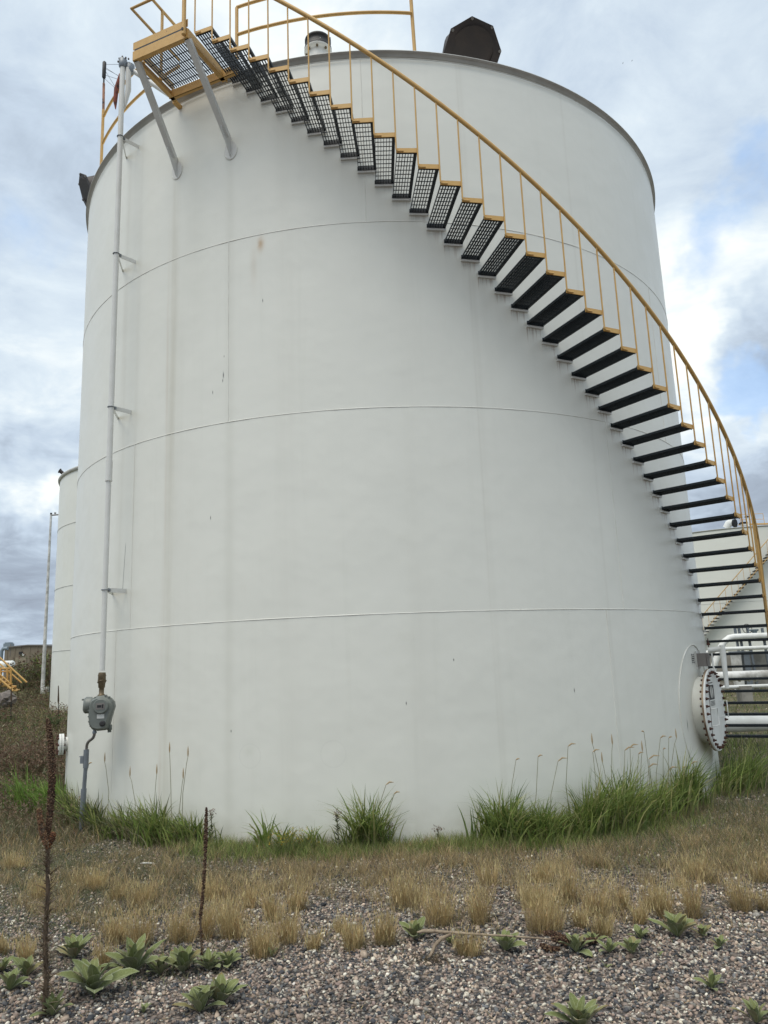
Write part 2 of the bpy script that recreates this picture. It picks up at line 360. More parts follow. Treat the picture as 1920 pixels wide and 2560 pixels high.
bw = q.n('ShaderNodeSeparateColor'); q.link(vo.outputs['Color'], bw.inputs[0])
c = q.ramp(bw.outputs[0], [(0, (.045, .045, .05)), (.3, (.12, .105, .10)), (.55, (.22, .18, .16)), (.8, (.34, .28, .24)), (1, (.5, .46, .41))])
c = q.mix(q.mr(vo.outputs['Distance'], .3, .75, 0, .7), c, (.04, .036, .03, 1))
x_, y_, z_ = q.sep(tc); big = q.noise(tc, .45, 5, .6); med = q.noise(tc, 2.5, 5, .6)
soil = q.mix(q.mr(med, .3, .7), (.17, .135, .09, 1), (.12, .12, .065, 1))
c = q.mix(q.m('MULTIPLY', q.mr(q.m('ADD', y_, q.m('MULTIPLY', med, 2.)), 7.2, 9.5), q.mr(big, .3, .6, .35, .85)), c, soil)
c = q.mix(q.mr(y_, 14, 24), c, q.mix(q.mr(med, .3, .7), (.16, .135, .085, 1), (.10, .115, .05, 1)))
c = q.mix(q.mr(y_, 60, 120), c, (.16, .14, .085, 1))
q.link(c, q.b.inputs['Base Color']); q.b.inputs['Roughness'].default_value = .95; q.b.inputs['Specular IOR Level'].default_value = .15
bump(q, q.m('SUBTRACT', 1., vo.outputs['Distance']), .8, .02)
ground = npmesh('ground', V, Fq, mm, smooth=True); tag(ground, kind='structure')

# ---------------------------------------------------------------- big storage tank
def ring_tube(mb, rad, z, r, a0=-180, a1=180, n=160, sides=6, cx=0, cy=CY):
    pts = [Vector((cx + rad * sin(math.radians(a)), cy - rad * cos(math.radians(a)), z)) for a in np.linspace(a0, a1, n + 1)]
    closed = a1 - a0 >= 359.9
    mb.tube(pts[:-1] if closed else pts, [r * random.uniform(.8, 1.25) for _ in (pts[:-1] if closed else pts)], sides, closed=closed, caps=not closed); return mb
def arc_plate(mb, rad, z0, z1, a0, a1, t=.008, n=24, cx=0, cy=CY, nz=1):
    A = np.linspace(a0, a1, n + 1); vs = []
    for rr in (rad, rad - t):
        for z in np.linspace(z0, z1, nz + 1):
            vs += [(cx + rr * sin(math.radians(a)), cy - rr * cos(math.radians(a)), z) for a in A]
    w_ = n + 1; L = w_ * (nz + 1); fs = []
    for k_ in range(nz):
        for i in range(n):
            p = k_ * w_ + i; fs.append((p, p + 1, p + 1 + w_, p + w_)); fs.append((L + p, L + p + w_, L + p + 1 + w_, L + p + 1))
    sm = [True] * len(fs)
    b = len(mb.v); mb.v += vs; mb.f += [tuple(b + i for i in f) for f in fs]; mb.sm += sm
    ed = [(i, L + i, L + i + 1, i + 1) for i in range(n)] + [(nz * w_ + i, nz * w_ + i + 1, L + nz * w_ + i + 1, L + nz * w_ + i) for i in range(n)]
    ed += [(k_ * w_, (k_ + 1) * w_, L + (k_ + 1) * w_, L + k_ * w_) for k_ in range(nz)] + [(k_ * w_ + n, L + k_ * w_ + n, L + (k_ + 1) * w_ + n, (k_ + 1) * w_ + n) for k_ in range(nz)]
    mb.f += [tuple(b + i for i in f) for f in ed]; mb.sm += [False] * len(ed); return mb
CH = 2.438; TOP = 9.752
tank = thing('storage_tank', 'big white steel storage tank filling the view, four welded courses, streaked with rust', 'storage tank', (0, CY, 0))
first_seam = (30.5, 34, -20.5, -.7)
nplate = 5
for ci in range(4):
    z0 = ci * CH; z1 = (ci + 1) * CH if ci < 3 else TOP
    if ci == 0: z0 = -.15
    for p_ in range(nplate):
        a0 = first_seam[ci] + p_ * 360 / nplate; a1 = a0 + 360 / nplate
        arc_plate(MB(), R, z0 + (.0015 if ci else 0), z1 - .0015, a0 + .012, a1 - .012, n=34, nz=1).build('shell_plate', M['shell'], tank)
        b = MB(); pts = [pol(a0, R + .0005, z) for z in np.linspace(max(z0, 0), z1, 8)]; b.tube(pts, .0045, 6); b.build('weld_seam', M['seam'], tank)
for ci in (1, 2, 3): ring_tube(MB(), R - .0005, ci * CH, .0055, n=200).build('weld_seam', M['seam'], tank)
b = MB(); b.lathe((0, CY, 0), (0, 0, 1), [(9.690, R - .01), (9.690, R + .012), (TOP, R + .012), (TOP, R + .048), (TOP + .012, R + .048), (TOP + .02, R + .02), (TOP + .02, R - .05)], n=200, cap=False); b.build('rim_angle', M['rim'], tank)
b = MB(); b.lathe((0, CY, 0), (0, 0, 1), [(TOP + .019, R - .02), (TOP + .16, 2.5), (TOP + .3, .02)], n=120); b.build('roof', M['shell2'], tank)
ring_tube(MB(), R + .02, 9.655, .004, n=200).build('rim_weld', M['rim'], tank)
# manway in the bottom course, right side
MA, MZ = 54.6, 1.10
nr = Vector((sin(math.radians(MA)), -cos(math.radians(MA)), 0)); tg = Vector((cos(math.radians(MA)), sin(math.radians(MA)), 0)); zz = Vector((0, 0, 1))
mc = Vector((0, CY, MZ)) + nr * R
pad = []
for t_ in np.linspace(0, 2 * PI, 73)[:-1]:
    u_ = .72 * cos(t_); v_ = .88 * sin(t_); az_ = 53. + math.degrees(u_ / R); pad.append(pol(az_, R + .004, MZ + v_))
MB().tube(pad, .009, 6, closed=True).build('pad_weld', M['seam'], tank)
mw = empty('manway', mc - Vector((0, CY, 0))); mw.parent = tank
OUT = .175
b = MB(); b.lathe(mc - nr * .14, nr, [(0, .44), (.11, .44), (.14 + OUT - .03, .44)], n=48, cap=False); b.build('neck', M['shell2'], mw)
b = MB(); b.lathe(mc + nr * (OUT - .045), nr, [(0, .46), (0, .545), (.018, .545), (.018, .45)], n=56, cap=False)
b.lathe(mc + nr * (OUT - .026), nr, [(0, .40), (0, .538), (.003, .538), (.003, .40)], n=56, cap=False); b.build('flange', M['rustflange'], mw)
b = MB(); b.lathe(mc + nr * (OUT - .022), nr, [(0, .545), (.020, .545), (.022, .54), (.022, .01)], n=56, smooth=False); b.build('cover', M['pipewhite'], mw)
for k_ in range(32):
    t_ = 2 * PI * k_ / 32 + .05; p = mc + nr * (OUT - .075) + .502 * (cos(t_) * tg + sin(t_) * zz)
    b = MB(); b.lathe(p, nr, [(0, .017), (.02, .017), (.021, .009), (.07, .009), (.0755, .021), (.094, .021), (.095, .0125), (.118, .011)], n=6, smooth=False); b.build('bolt', M['rust'], mw)
def hnd(u0, v0, w_, h_):
    p = lambda u, v, o: mc + nr * (OUT + o) + tg * u + zz * v
    return MB().tube([p(u0, v0 + h_, 0), p(u0, v0 + h_, .045), p(u0 + w_ * .04, v0 + h_, .055), p(u0 + w_, v0 + h_, .055), p(u0 + w_, v0, .055), p(u0, v0, .055), p(u0, v0, 0)], .007, 6)
hnd(-.30, -.19, .16, .22).build('handle', M['pipewhite'], mw)
b = MB().tube([mc + nr * OUT + tg * .30 + zz * .10, mc + nr * (OUT + .09) + tg * .30 + zz * .10, mc + nr * (OUT + .09) + tg * .30 - zz * .12, mc + nr * OUT + tg * .30 - zz * .12], .007, 6); b.build('handle', M['pipewhite'], mw)
def sticker(u, v, wd, ht, m_, o=.001, name='sticker', par=mw):
    return MB().box(mc + nr * (OUT + o) + tg * u + zz * v, (wd, ht, .0015), (tg, zz, nr)).build(name, m_, par)
sticker(-.12, .235, .26, .19, M['black'], .0015, 'warning_sign')
b = MB(); b.lathe(mc + nr * (OUT + .0022) + tg * -.12 + zz * .235, nr, [(0, .082), (.001, .082), (.001, .001)], n=32, smooth=False); b.build('sign_disc', M['label'], mw)
sticker(-.12, .235, .018, .19, M['black'], .0045, 'sign_bar'); sticker(-.12, .36, .20, .012, M['black'], .0015, 'sign_line')
for i in range(4):
    b = MB()
    for j in range(9): b.box(mc + nr * (OUT + .0015) + tg * (-.23 + j * .027) + zz * (.115 - i * .017), (.019 if (i + j) % 3 else .011, .009, .001), (tg, zz, nr))
    b.build('sign_text', M['black'], mw)
b = MB().tube([mc + nr * (OUT + .006) + tg * -.26 + zz * .47, mc + nr * (OUT + .006) + tg * -.36 - zz * .36], .004, 5); b.build('cover_rib', M['boxgrey'], mw)
# davit above the cover
dv = mc + nr * .02 + zz * .80
b = MB(); b.tube([dv + nr * .19, dv + nr * .19 - zz * .22, dv + nr * .21 - zz * .30], .012, 8); b.tube([dv + nr * .15, dv + nr * .20 - zz * .0, dv + nr * .34 + zz * .015], .038, 14); b.lathe(dv + nr * .335 + zz * .03, zz * -1, [(-.03, .036), (.05, .04), (.30, .032), (.55, .026)], n=14); b.build('davit_arm', M['pipewhite'], mw)
b = MB().tube([dv + nr * .16 + zz * .0, dv + nr * .16 + zz * .16], .007, 6); b.box(dv + nr * .16 + zz * .08, (.035, .035, .03)); b.build('eye_bolt', M['rust'], mw)
# grey nameplate bracket and printed sticker beside the manway
def wall_frame(az):
    a = math.radians(az); return Vector((sin(a), -cos(a), 0)), Vector((cos(a), sin(a), 0))
n_, t_ = wall_frame(55.0)
c_ = pol(55.0, R, 1.77); nb = empty('nameplate_box', c_ - Vector((0, CY, 0))); nb.parent = tank
MB().box(c_ + n_ * .008, (.16, .24, .012), (t_, zz, n_)).build('back_plate', M['label'], nb)
MB().box(c_ + n_ * .075, (.15, .18, .12), (t_, zz, n_)).build('box', M['boxgrey'], nb)
b = MB(); b.box(c_ + n_ * .145, (.12, .17, .012), (t_, zz, n_)); b.box(c_ + n_ * .155 + zz * .04, (.11, .05, .012), (t_, zz, n_)); b.build('hinged_cover', M['boxgrey'], nb)
n_, t_ = wall_frame(52.7); c_ = pol(52.7, R + .003, 1.79)
lb = empty('stencil_label', c_ - Vector((0, CY, 0))); lb.parent = tank
b = MB()
for i in range(5):
    for j in range(4):
        if (i * 3 + j * 5) % 7 != 3: b.box(c_ + t_ * (-.045 + j * .028) + zz * (.055 - i * .026), (.02, .013, .0012), (t_, zz, n_))
for sx in (-1, 1): b.box(c_ + t_ * (.064 * sx), (.004, .15, .0012), (t_, zz, n_))
b.build('stencil_print', M['black'], lb)
# white nozzle on the left flank
n_, t_ = wall_frame(-64); c_ = pol(-64, R, .90)
nz = empty('nozzle', c_ - Vector((0, CY, 0))); nz.parent = tank
MB().lathe(c_ - n_ * .05, n_, [(0, .10), (.11, .10)], n=20, cap=False).build('neck', M['white'], nz)
MB().lathe(c_ + n_ * .05, n_, [(0, .15), (.03, .15)], n=28, smooth=False).build('flange', M['pipewhite'], nz)
MB().lathe(c_ + n_ * .085, n_, [(0, .15), (.03, .15)], n=28, smooth=False).build('blind_flange', M['pipewhite'], nz)
b = MB()
for k_ in range(8):
    t2 = 2 * PI * k_ / 8; b.lathe(c_ + n_ * .03 + .125 * (cos(t2) * t_ + sin(t2) * zz), n_, [(0, .016), (.12, .016)], n=6, smooth=False)
b.build('bolts', M['rust'], nz)

# ---------------------------------------------------------------- spiral staircase on the big tank
RW = .885
stair = thing('spiral_staircase', 'yellow railed staircase with dark grating treads winding up the big white tank', 'staircase', (0, CY, 0))
TW = .243
def tread_mesh():
    b = MB(); y0, y1 = .02, RW - .012     # local: x along the wall (0..TW), y outwards, z up from the plate bottom
    n = 7
    for i in range(n):
        x = .012 + i * (TW - .045) / (n - 1); b.box((x, (y0 + y1) / 2, .026), (.0055, y1 - y0, .03))
    for j in range(11):
        y = y0 + .035 + j * (y1 - y0 - .07) / 10; b.box((TW / 2, y, .034), (TW - .02, .007, .008))
    b.box((TW - .016, (y0 + y1) / 2, .024), (.03, y1 - y0 - .002, .038))
    for y in (y0 + .003, y1 - .003): b.box((TW / 2, y, .022), (TW - .001, .006, .052))
    return b
KS = 35.                                  # below this tread the flight runs out straight
def stair_base(k, rad):
    ka = min(k, KS); a = T0 + DT * ka; n_ = Vector((sin(a), -cos(a), 0)); t_ = Vector((cos(a), sin(a), 0)); return n_, t_, n_ * rad + t_ * (max(k - KS, 0.) * DT * (R + RW))
def frame_obj(o, k):
    n_, t_, p_ = stair_base(k, R + RW); gap = math.hypot(p_.x, p_.y) - R; inner = max(0., math.hypot(*(p_ - n_ * RW).xy) - R)
    ln = RW + inner * 1.04; mtx = Matrix((t_, n_ * (ln / RW), zz)).transposed().to_4x4(); mtx.translation = p_ - n_ * ln + zz * (ZS0 - DZ * k); o.matrix_basis = mtx
proto = None
for k in range(-2, 45):
    if proto is None:
        t = tread_mesh().build('tread', M['dark']); ep = MB().box((TW / 2 - .002, RW, .030), (TW - .004, .008, .056)).build('end_plate', M['yellow'])
        cp = MB().box((TW / 2, .012, -.018), (TW, .022, .026)).build('wall_clip', M['white']); proto = (t, ep, cp)
    else: t, ep, cp = (o.copy() for o in proto); [COL.objects.link(o) for o in (t, ep, cp)]
    t.parent = stair; frame_obj(t, k); ep.parent = t; cp.parent = t
RH = 1.085
def stp(k, rad, dz_=0.): 
    p_ = stair_base(k, rad)[2]; return Vector((p_.x, CY + p_.y, ZS0 - DZ * k + dz_))
for k in range(-2, 46):
    top = stp(k, R + RW + .016, RH); t_ = stair_base(k, R)[1]; bot = Vector((top.x, top.y, ZS0 - DZ * k + .012))
    if k < 45: pts = [top, bot + zz * .03, bot + zz * .008 + t_ * .006, bot + t_ * .02, bot + t_ * .085]
    else: pts = [top, bot]
    MB().tube(pts, .0095, 7).build('baluster', M['yellow'], stair)
pts = [stp(k, R + RW + .016, RH) for k in np.arange(-2.4, 45.3, .25)]
e_ = pts[-1]; pts += [e_ + Vector((0, 0, -.05)), e_ + Vector((0, .0, -1.0))]
MB().tube(pts, .026, 12).build('handrail', M['yellow'], stair)

# ---------------------------------------------------------------- platform at the rim
FLp = Vector((-2.986, 8.427, 9.6)); U_ = Vector((.917, -.397, 0)).normalized(); V_ = Vector((.397, .917, 0)).normalized(); PWD, PLN = .862, .83
plat = thing('platform', 'yellow framed grating platform at the rim on two grey braces, top of the staircase', 'platform', (FLp.x, FLp.y, 9.6))
def P_(u, v, z): return FLp + U_ * u + V_ * v + zz * (z - 9.6)
AX = (U_, V_, zz)
MB().box(P_(PWD / 2, 0, 9.665), (PWD, .012, .13), AX).box(P_(PWD / 2, .03, 9.604), (PWD - .01, .05, .008), AX).build('front_channel', M['yellow'], plat)
for u in (0, PWD):
    MB().box(P_(u, PLN / 2 + .008, 9.665), (.012, PLN, .13), AX).box(P_(u + (.03 if u == 0 else -.03), PLN / 2, 9.604), (.05, PLN - .03, .008), AX).build('side_channel', M['yellow'], plat)
MB().box(P_(0, PLN + .06, 9.61), (.06, .14, .04), AX).build('channel_end', M['yellow'], plat)
b = MB().box(P_(PWD / 2 + .1, PLN - .09, 9.66), (PWD + .24, .012, .12), AX).box(P_(PWD / 2 + .1, PLN - .07, 9.604), (PWD + .22, .05, .008), AX); b.build('back_channel', M['yellow'], plat)
MB().box(P_(PWD / 2, .003, 9.812), (PWD, .008, .105), AX).build('toe_board', M['yellow'], plat)
MB().box(P_(0.0, PLN / 2, 9.812), (.008, PLN - .05, .105), AX).build('toe_board', M['yellow'], plat)
MB().box(P_(PWD / 2, .010, 9.745), (PWD - .05, .02, .034), AX).build('grating_edge', M['dark'], plat)
b = MB()
for i in range(24):
    u = .03 + i * (PWD - .06) / 23; b.box(P_(u, PLN / 2 - .03, 9.748), (.006, PLN - .10, .024), AX)
for j in range(6):
    v = .05 + j * (PLN - .19) / 5; b.box(P_(PWD / 2, v, 9.752), (PWD - .05, .007, .008), AX)
b.build('grating', M['dark'], plat)
for (u, az, z) in ((.03, -29.96, 8.70), (PWD - .03, -20.2, 8.69)):
    a_ = P_(u, .03, 9.60); w_ = pol(az, R + .03, z); n_, t_ = wall_frame(az); d = (w_ - a_).normalized()
    b = MB(); sd_ = d.cross(U_).normalized()
    b.bar(a_, w_ - d * .10, .075, .008, up=sd_); b.bar(a_ + U_ * .0335 + sd_ * -.03, w_ - d * .10 + U_ * .0335 + sd_ * -.03, .008, .06, up=sd_)
    br = b.build('brace', M['white'], plat)
    MB().prism([w_ - t_ * .003 + zz * -.16 - n_ * .03, w_ - t_ * .003 + zz * -.15, w_ - t_ * .003 - d * .22 - zz * .02 + n_ * .04, w_ - t_ * .003 - d * .24 + zz * .04, w_ - t_ * .003 + zz * .14 - n_ * .03], t_ * .008).build('gusset', M['white'], br)
    ring = [pol(az + math.degrees(.095 * cos(q_) / R), R + .004, z - .05 + (.14 * sin(q_) if sin(q_) < 0 else .14 * sin(q_) * 1.2)) for q_ in np.linspace(-PI * 1.05, .05 * PI, 20)]
    MB().tube(ring, .006, 6).build('pad_weld', M['seam'], br)
    b = MB(); 
    vs = [pol(az + math.degrees(.09 * cos(q_) / R), R + .003, z - .05 + .13 * sin(q_)) for q_ in np.linspace(0, 2 * PI, 25)[:-1]]
    MB().prism(vs, n_ * .004).build('pad', M['white'], br)
Zt, Zm = 10.86, 10.37
FRp = P_(PWD - .03, -.035, 9.6)
prail = [('post', [FRp + zz * .02, FRp + zz * 1.25], .027), ('mid_rail', [FRp + zz * .76, P_(-.02, -.03, Zm), P_(-.02, PLN + .1, Zm)], .021),
         ('top_rail', [FRp + zz * 1.24, P_(-.02, -.03, Zt), P_(-.02, PLN + .1, Zt)], .021), ('post', [P_(-.02, .56, 9.70), P_(-.02, .56, Zt)], .021)]
for nme, pts, r_ in prail: MB().tube(pts, r_, 10).build(nme, M['yellow'], plat)
MB().lathe(FRp + zz * .08 - V_ * .028, -V_, [(0, .02), (.004, .02)], n=12).build('bolt_hole', M['black'], plat)

# ---------------------------------------------------------------- roof edge railings
def arc_pts(rad, z, a0, a1, n=24): return [pol(a, rad, z) for a in np.linspace(a0, a1, n)]
rl = thing('roof_railing', 'curved yellow pipe railing along the rim, left of the platform', 'railing', pol(-55.6, R, TOP))
MB().tube([pol(-55.6, R - .04, TOP + .0), pol(-55.6, R - .04, 10.98)], .024, 10).build('post', M['yellow'], rl)
MB().tube(arc_pts(R - .05, 10.86, -55.5, -30.5), .021, 10).build('top_rail', M['yellow'], rl)
MB().tube(arc_pts(R - .05, 10.36, -55.5, -30.5), .021, 10).build('mid_rail', M['yellow'], rl)
rl = thing('roof_railing', 'curved yellow pipe railing on the rim, right of the platform above the stair', 'railing', pol(-5, R, TOP))
MB().tube([pol(-19.1, R + .02, 9.72), pol(-19.1, R + .02, 10.80)], .024, 10).build('post', M['yellow'], rl)
MB().tube([pol(7.2, R - .03, TOP), pol(7.0, R - .03, 10.86)], .024, 10).build('post', M['yellow'], rl)
MB().tube(arc_pts(R + .02, 10.81, -19.1, 7.0), .022, 10).build('top_rail', M['yellow'], rl)
MB().tube(arc_pts(R + .02, 10.37, -19.1, -15, 6) + arc_pts(R - .0, 10.385, -14, 7.0), .022, 10).build('mid_rail', M['yellow'], rl)

# ---------------------------------------------------------------- roof vents
def hood(az, cz, rad_c, tilt, rr, label, twist=0., yaw=0.):
    n_, t_ = wall_frame(az + yaw); c_ = pol(az, rad_c, cz); o = thing('roof_vent', label, 'vent', pol(az, rad_c - .9, TOP + .1))
    fn = (n_ * cos(tilt) - zz * sin(tilt)).normalized(); fu = (zz * cos(tilt) + n_ * sin(tilt)).normalized()
    ca, sa = cos(twist), sin(twist); ex = t_ * ca + fu * sa; ey = -t_ * sa + fu * ca
    oc = [c_ + rr * (cos(PI / 4 * i + PI / 8) * ex + sin(PI / 4 * i + PI / 8) * ey) for i in range(8)]
    ic = [c_ + .73 * rr * (cos(PI / 4 * i + PI / 8) * ex + sin(PI / 4 * i + PI / 8) * ey) for i in range(8)]
    b = MB()
    vs = oc + ic + [p - fn * .012 for p in oc] + [p - fn * .012 for p in ic]
    fs = []
    for i in range(8):
        j = (i + 1) % 8; fs += [(i, j, 8 + j, 8 + i), (16 + i, 24 + i, 24 + j, 16 + j), (i, 16 + i, 16 + j, j), (8 + i, 8 + j, 24 + j, 24 + i)]
    b.add(vs, fs); b.build('flange', M['darkw'], o)
    MB().lathe(c_ - fn * .10, fn, [(0, .76 * rr), (.014, .76 * rr), (.016, .01)], n=40, smooth=False).build('screen', M['mesh'], o)
    b = MB()
    for i in range(8): b.lathe(c_ + .93 * rr * (cos(PI / 4 * i + PI / 8) * ex + sin(PI / 4 * i + PI / 8) * ey), fn, [(0, .02), (.015, .02)], n=6, smooth=False)
    b.build('corner_bolts', M['boxgrey'], o)
    p1 = c_ - fn * .02; p2 = c_ - fn * .28 + zz * .06; p3 = c_ - n_ * .55 + zz * .0; p4 = c_ - n_ * .72 - zz * .35; p5 = Vector((p4.x, p4.y, TOP + .03))
    MB().tube([p1, p2, p3, p4, p5], [.76 * rr, .74 * rr, .66 * rr, .6 * rr, .6 * rr], 24).build('gooseneck', M['darkw'], o)
_hv = at(1181, 133, 9.35); hood(math.degrees(math.atan2(_hv.x, CY - _hv.y)), _hv.z, math.hypot(_hv.x, CY - _hv.y), .68, .445, 'big dark octagonal roof vent hood facing out above the rim', twist=-.15)
_lv = at(219, 487, 13.0); _laz = math.degrees(math.atan2(_lv.x, CY - _lv.y)); _lr = math.hypot(_lv.x, CY - _lv.y)
hood(_laz, _lv.z, _lr, .45, .40, 'dark octagonal roof vent hood jutting over the left edge of the rim', twist=.1, yaw=18)
c_ = at(795, 117, 9.5); c_.z -= .17; o = thing('pressure_valve', 'small round valve with black collar and domed lid on the tank roof', 'valve', (c_.x, c_.y, TOP + .1))
p0 = Vector((c_.x, c_.y, TOP))
zt_ = c_.z
MB().lathe(p0, zz, [(.0, .15), (zt_ - TOP + .05, .15)], n=24, cap=False).build('neck', M['white'], o)
MB().lathe(p0 + zz * (zt_ - TOP + .06), zz, [(-.02, .13), (0, .20), (.03, .20)], n=28).build('flange', M['white'], o)
b = MB()
for k_ in range(8): b.lathe(p0 + zz * (zt_ - TOP + .03) + .17 * Vector((cos(k_ * PI / 4), sin(k_ * PI / 4), 0)), zz, [(0, .016), (.045, .016)], n=6, smooth=False)
b.build('bolts', M['brass'], o)
MB().lathe(p0 + zz * (zt_ - TOP + .098), zz, [(0, .198), (.03, .198), (.035, .18), (.13, .175), (.135, .19), (.165, .19), (.17, .165), (.19, .15)], n=28).build('collar', M['rubber'], o)
MB().lathe(p0 + zz * (zt_ - TOP + .285), zz, [(0, .15), (.03, .13), (.055, .07), (.06, .01)], n=24).build('lid', M['conduit'], o)
b = MB()
for k_ in range(6): b.lathe(p0 + zz * (zt_ - TOP + .14) + .165 * Vector((cos(k_ * PI / 3 - 1.3), sin(k_ * PI / 3 - 1.3), 0)), zz, [(0, .014), (.03, .014)], n=8)
b.build('studs', M['label'], o)
MB().box(p0 + zz * (zt_ - TOP + .25) + Vector((.17, -.02, 0)), (.04, .03, .09)).build('latch', M['conduit'], o)

# ---------------------------------------------------------------- foam-topped pole with cords beside the conduit head
pz = pol(-55.6, R - .04, 0)
o = thing('warning_pole', 'pole on the railing post with black foam top, peeling tape and cords', 'pole', (pz.x, pz.y, 10.62))
MB().tube([Vector((pz.x, pz.y, 10.985)), Vector((pz.x - .01, pz.y, 11.48))], .021, 9).build('taped_shaft', M['tape'], o)
MB().tube([Vector((pz.x - .01, pz.y, 11.48)), Vector((pz.x - .012, pz.y, 11.60))], .014, 8).build('shaft_top', M['rubber'], o)
MB().tube([Vector((pz.x - .012, pz.y, z)) for z in (11.58, 11.60, 11.88, 11.90)], [.02, .031, .031, .018], 12).build('foam_grip', M['rubber'], o)
ph = pol(-39.2, R + .30, 0)
def P3(x, y, yy): return at(x, y, yy)
Yp = pz.y; Yh = 9.75
for a_, b_ in (((264, 161), (298, 161)), ((264, 169), (296, 190)), ((264, 172), (294, 188)), ((265, 180), (292, 224)), ((263, 188), (295, 198)), ((262, 197), (291, 223))):
    MB().tube([P3(*a_, Yp), P3(*b_, Yh + .2)], .003, 5).build('cord', M['rubber'], o)
# ---------------------------------------------------------------- level gauge conduit
o = thing('gauge_pipe', 'tall white vertical pipe clamped to the tank, running down to the gauge head', 'pipe', (ph.x, ph.y, 1.9))
def pw(z): return Vector((ph.x, ph.y, z))
def pz_at(y, x=297): 
    d = ray(x, y); hd = math.hypot(ph.x, ph.y); return CAMZ + hd * d.z / math.hypot(d.x, d.y)
zt = pz_at(165, 305)
MB().tube([pw(4.48), pw(zt)], .037, 16).build('upper_tube', M['white'], o)
MB().tube([pw(1.93), pw(4.50)], .033, 16).build('lower_tube', M['white'], o)
MB().tube([pw(4.36), pw(4.62)], .043, 16).tube([pw(4.34), pw(4.36)], .046, 16).build('coupling', M['white'], o)
hd = pw(zt + .03)
b = MB(); b.lathe(hd - zz * .06, zz, [(0, .042), (.02, .055), (.13, .06), (.15, .03)], n=18); b.lathe(hd + Vector((.09, .05, -.01)), Vector((0, 0, 1)), [(-.10, .05), (-.07, .065), (.03, .065), (.06, .03)], n=16); b.box(hd + Vector((.05, .03, 0)), (.1, .06, .08)); b.build('pulley_head', M['conduit'], o)
b = MB()
for dx_, dz_ in ((-.045, .07), (.0, .10), (.05, .08), (.09, .06), (-.06, .02)): b.lathe(hd + Vector((dx_, -.02, dz_)), (0.2, -1, .3), [(0, .012), (.02, .012)], n=7)
b.build('head_bolts', M['darkw'], o)
e1 = hd + Vector((.10, .06, -.04)); e2 = pol(-31.5, R - .25, 9.90)
MB().tube([e1, e1 + (e2 - e1) * .6, e2, e2 + zz * -.2], .033, 12).build('offset_arm', M['white'], o)
MB().lathe(e1 + (e2 - e1) * .28, (e2 - e1), [(0, .045), (.05, .045)], n=12).build('arm_clamp', M['rubber'], o)
q_ = hd + Vector((.075, .02, -.06)); MB().tube([q_, q_ + Vector((.01, 0, -.35)), q_ + Vector((-.02, 0, -.55)), q_ + Vector((-.04, .0, -.68))], [.04, .042, .026, .006], 10).build('wrapping', M['label'], o)
q_ = hd + Vector((-.05, .05, -.12)); MB().tube([q_, q_ + Vector((-.05, 0, -.25)), q_ + Vector((-.06, 0, -.45)), q_ + Vector((-.05, 0, -.58))], [.02, .035, .03, .006], 8).build('rag', M['redrag'], o)
for zb in (9.40, 7.57, 5.35, 2.93):
    n_, t_ = wall_frame(-39.2); w_ = pol(-39.2, R, zb + .0); c_ = pw(zb)
    bk = MB().bar(c_ + n_ * -.04 - t_ * .01, w_ + n_ * .002, .008, .055).bar(c_ + n_ * -.03 - t_ * .015, pol(-42.9, R + .002, zb), .006, .045).build('bracket', M['white'], o)
    MB().tube([c_ + .043 * (cos(q_) * n_ + sin(q_) * t_) for q_ in np.linspace(.0, 2 * PI, 17)[:-1]], .007, 6, closed=True).box(c_ - n_ * .055, (.03, .03, .035), (t_, n_, zz)).build('clamp', M['conduit'], bk)
# gauge head
gc = Vector((ph.x + .01, ph.y - .0, 1.42)); fn = Vector((.12, -1, 0)).normalized(); ft = Vector((1, .12, 0)).normalized()
gh = thing('tank_gauge', 'grey cast metal gauge head with round window, hung on the tank flank', 'gauge', (gc.x, gc.y, 1.2))
gdir = (fn * .86 + Vector((-.5, 0, 0))).normalized()
def outline(sx, sz, off, z0=0.):
    prof = [(-.13, .12), (-.135, -.02), (-.125, -.12), (-.09, -.175), (-.03, -.195), (.06, -.19), (.09, -.17), (.115, -.05), (.15, .07), (.14, .13), (.10, .175), (.04, .205), (-.05, .20), (-.11, .17)]
    return [gc + ft * (u * sx) + zz * (v * sz + z0) + fn * off for u, v in prof]
def loft(rings, name, m_, par, smooth=True):
    b = MB(); n = len(rings[0]); vs = [p for r_ in rings for p in r_]; fs = []
    for i in range(len(rings) - 1): fs += [(i * n + j, i * n + (j + 1) % n, (i + 1) * n + (j + 1) % n, (i + 1) * n + j) for j in range(n)]
    b.add(vs, fs, smooth); k_ = len(rings) - 1; b.f += [tuple(range(n))[::-1], tuple(k_ * n + j for j in range(n))]; b.sm += [False] * 2; return b.build(name, m_, par)
loft([outline(.9, .9, -.11), outline(1, 1, -.08), outline(1, 1, 0), outline(1.06, 1.05, .005), outline(1.06, 1.05, .035)], 'housing', M['grey'], gh)
loft([outline(1.05, 1.04, .037), outline(1.05, 1.04, .05), outline(.98, .97, .055), outline(.93, .94, .10), outline(.84, .88, .125)], 'front_cover', M['grey'], gh)
b = MB(); b.lathe(gc + Vector((-.13, .02, .10)), Vector((-1, -.35, .05)), [(0, .10), (.07, .10), (.09, .085), (.10, .06)], n=24); b.box(gc + Vector((-.23, 0, .17)), (.03, .02, .02)); b.build('side_drum', M['grey'], gh)
wc = gc + ft * .02 + zz * .09 + fn * .122
MB().lathe(wc, fn, [(0, .09), (.03, .088), (.035, .08)], n=32).build('window_housing', M['grey'], gh)
MB().box(wc + fn * .037, (.10, .075, .006), (ft, zz, fn)).build('window_frame', M['boxgrey'], gh)
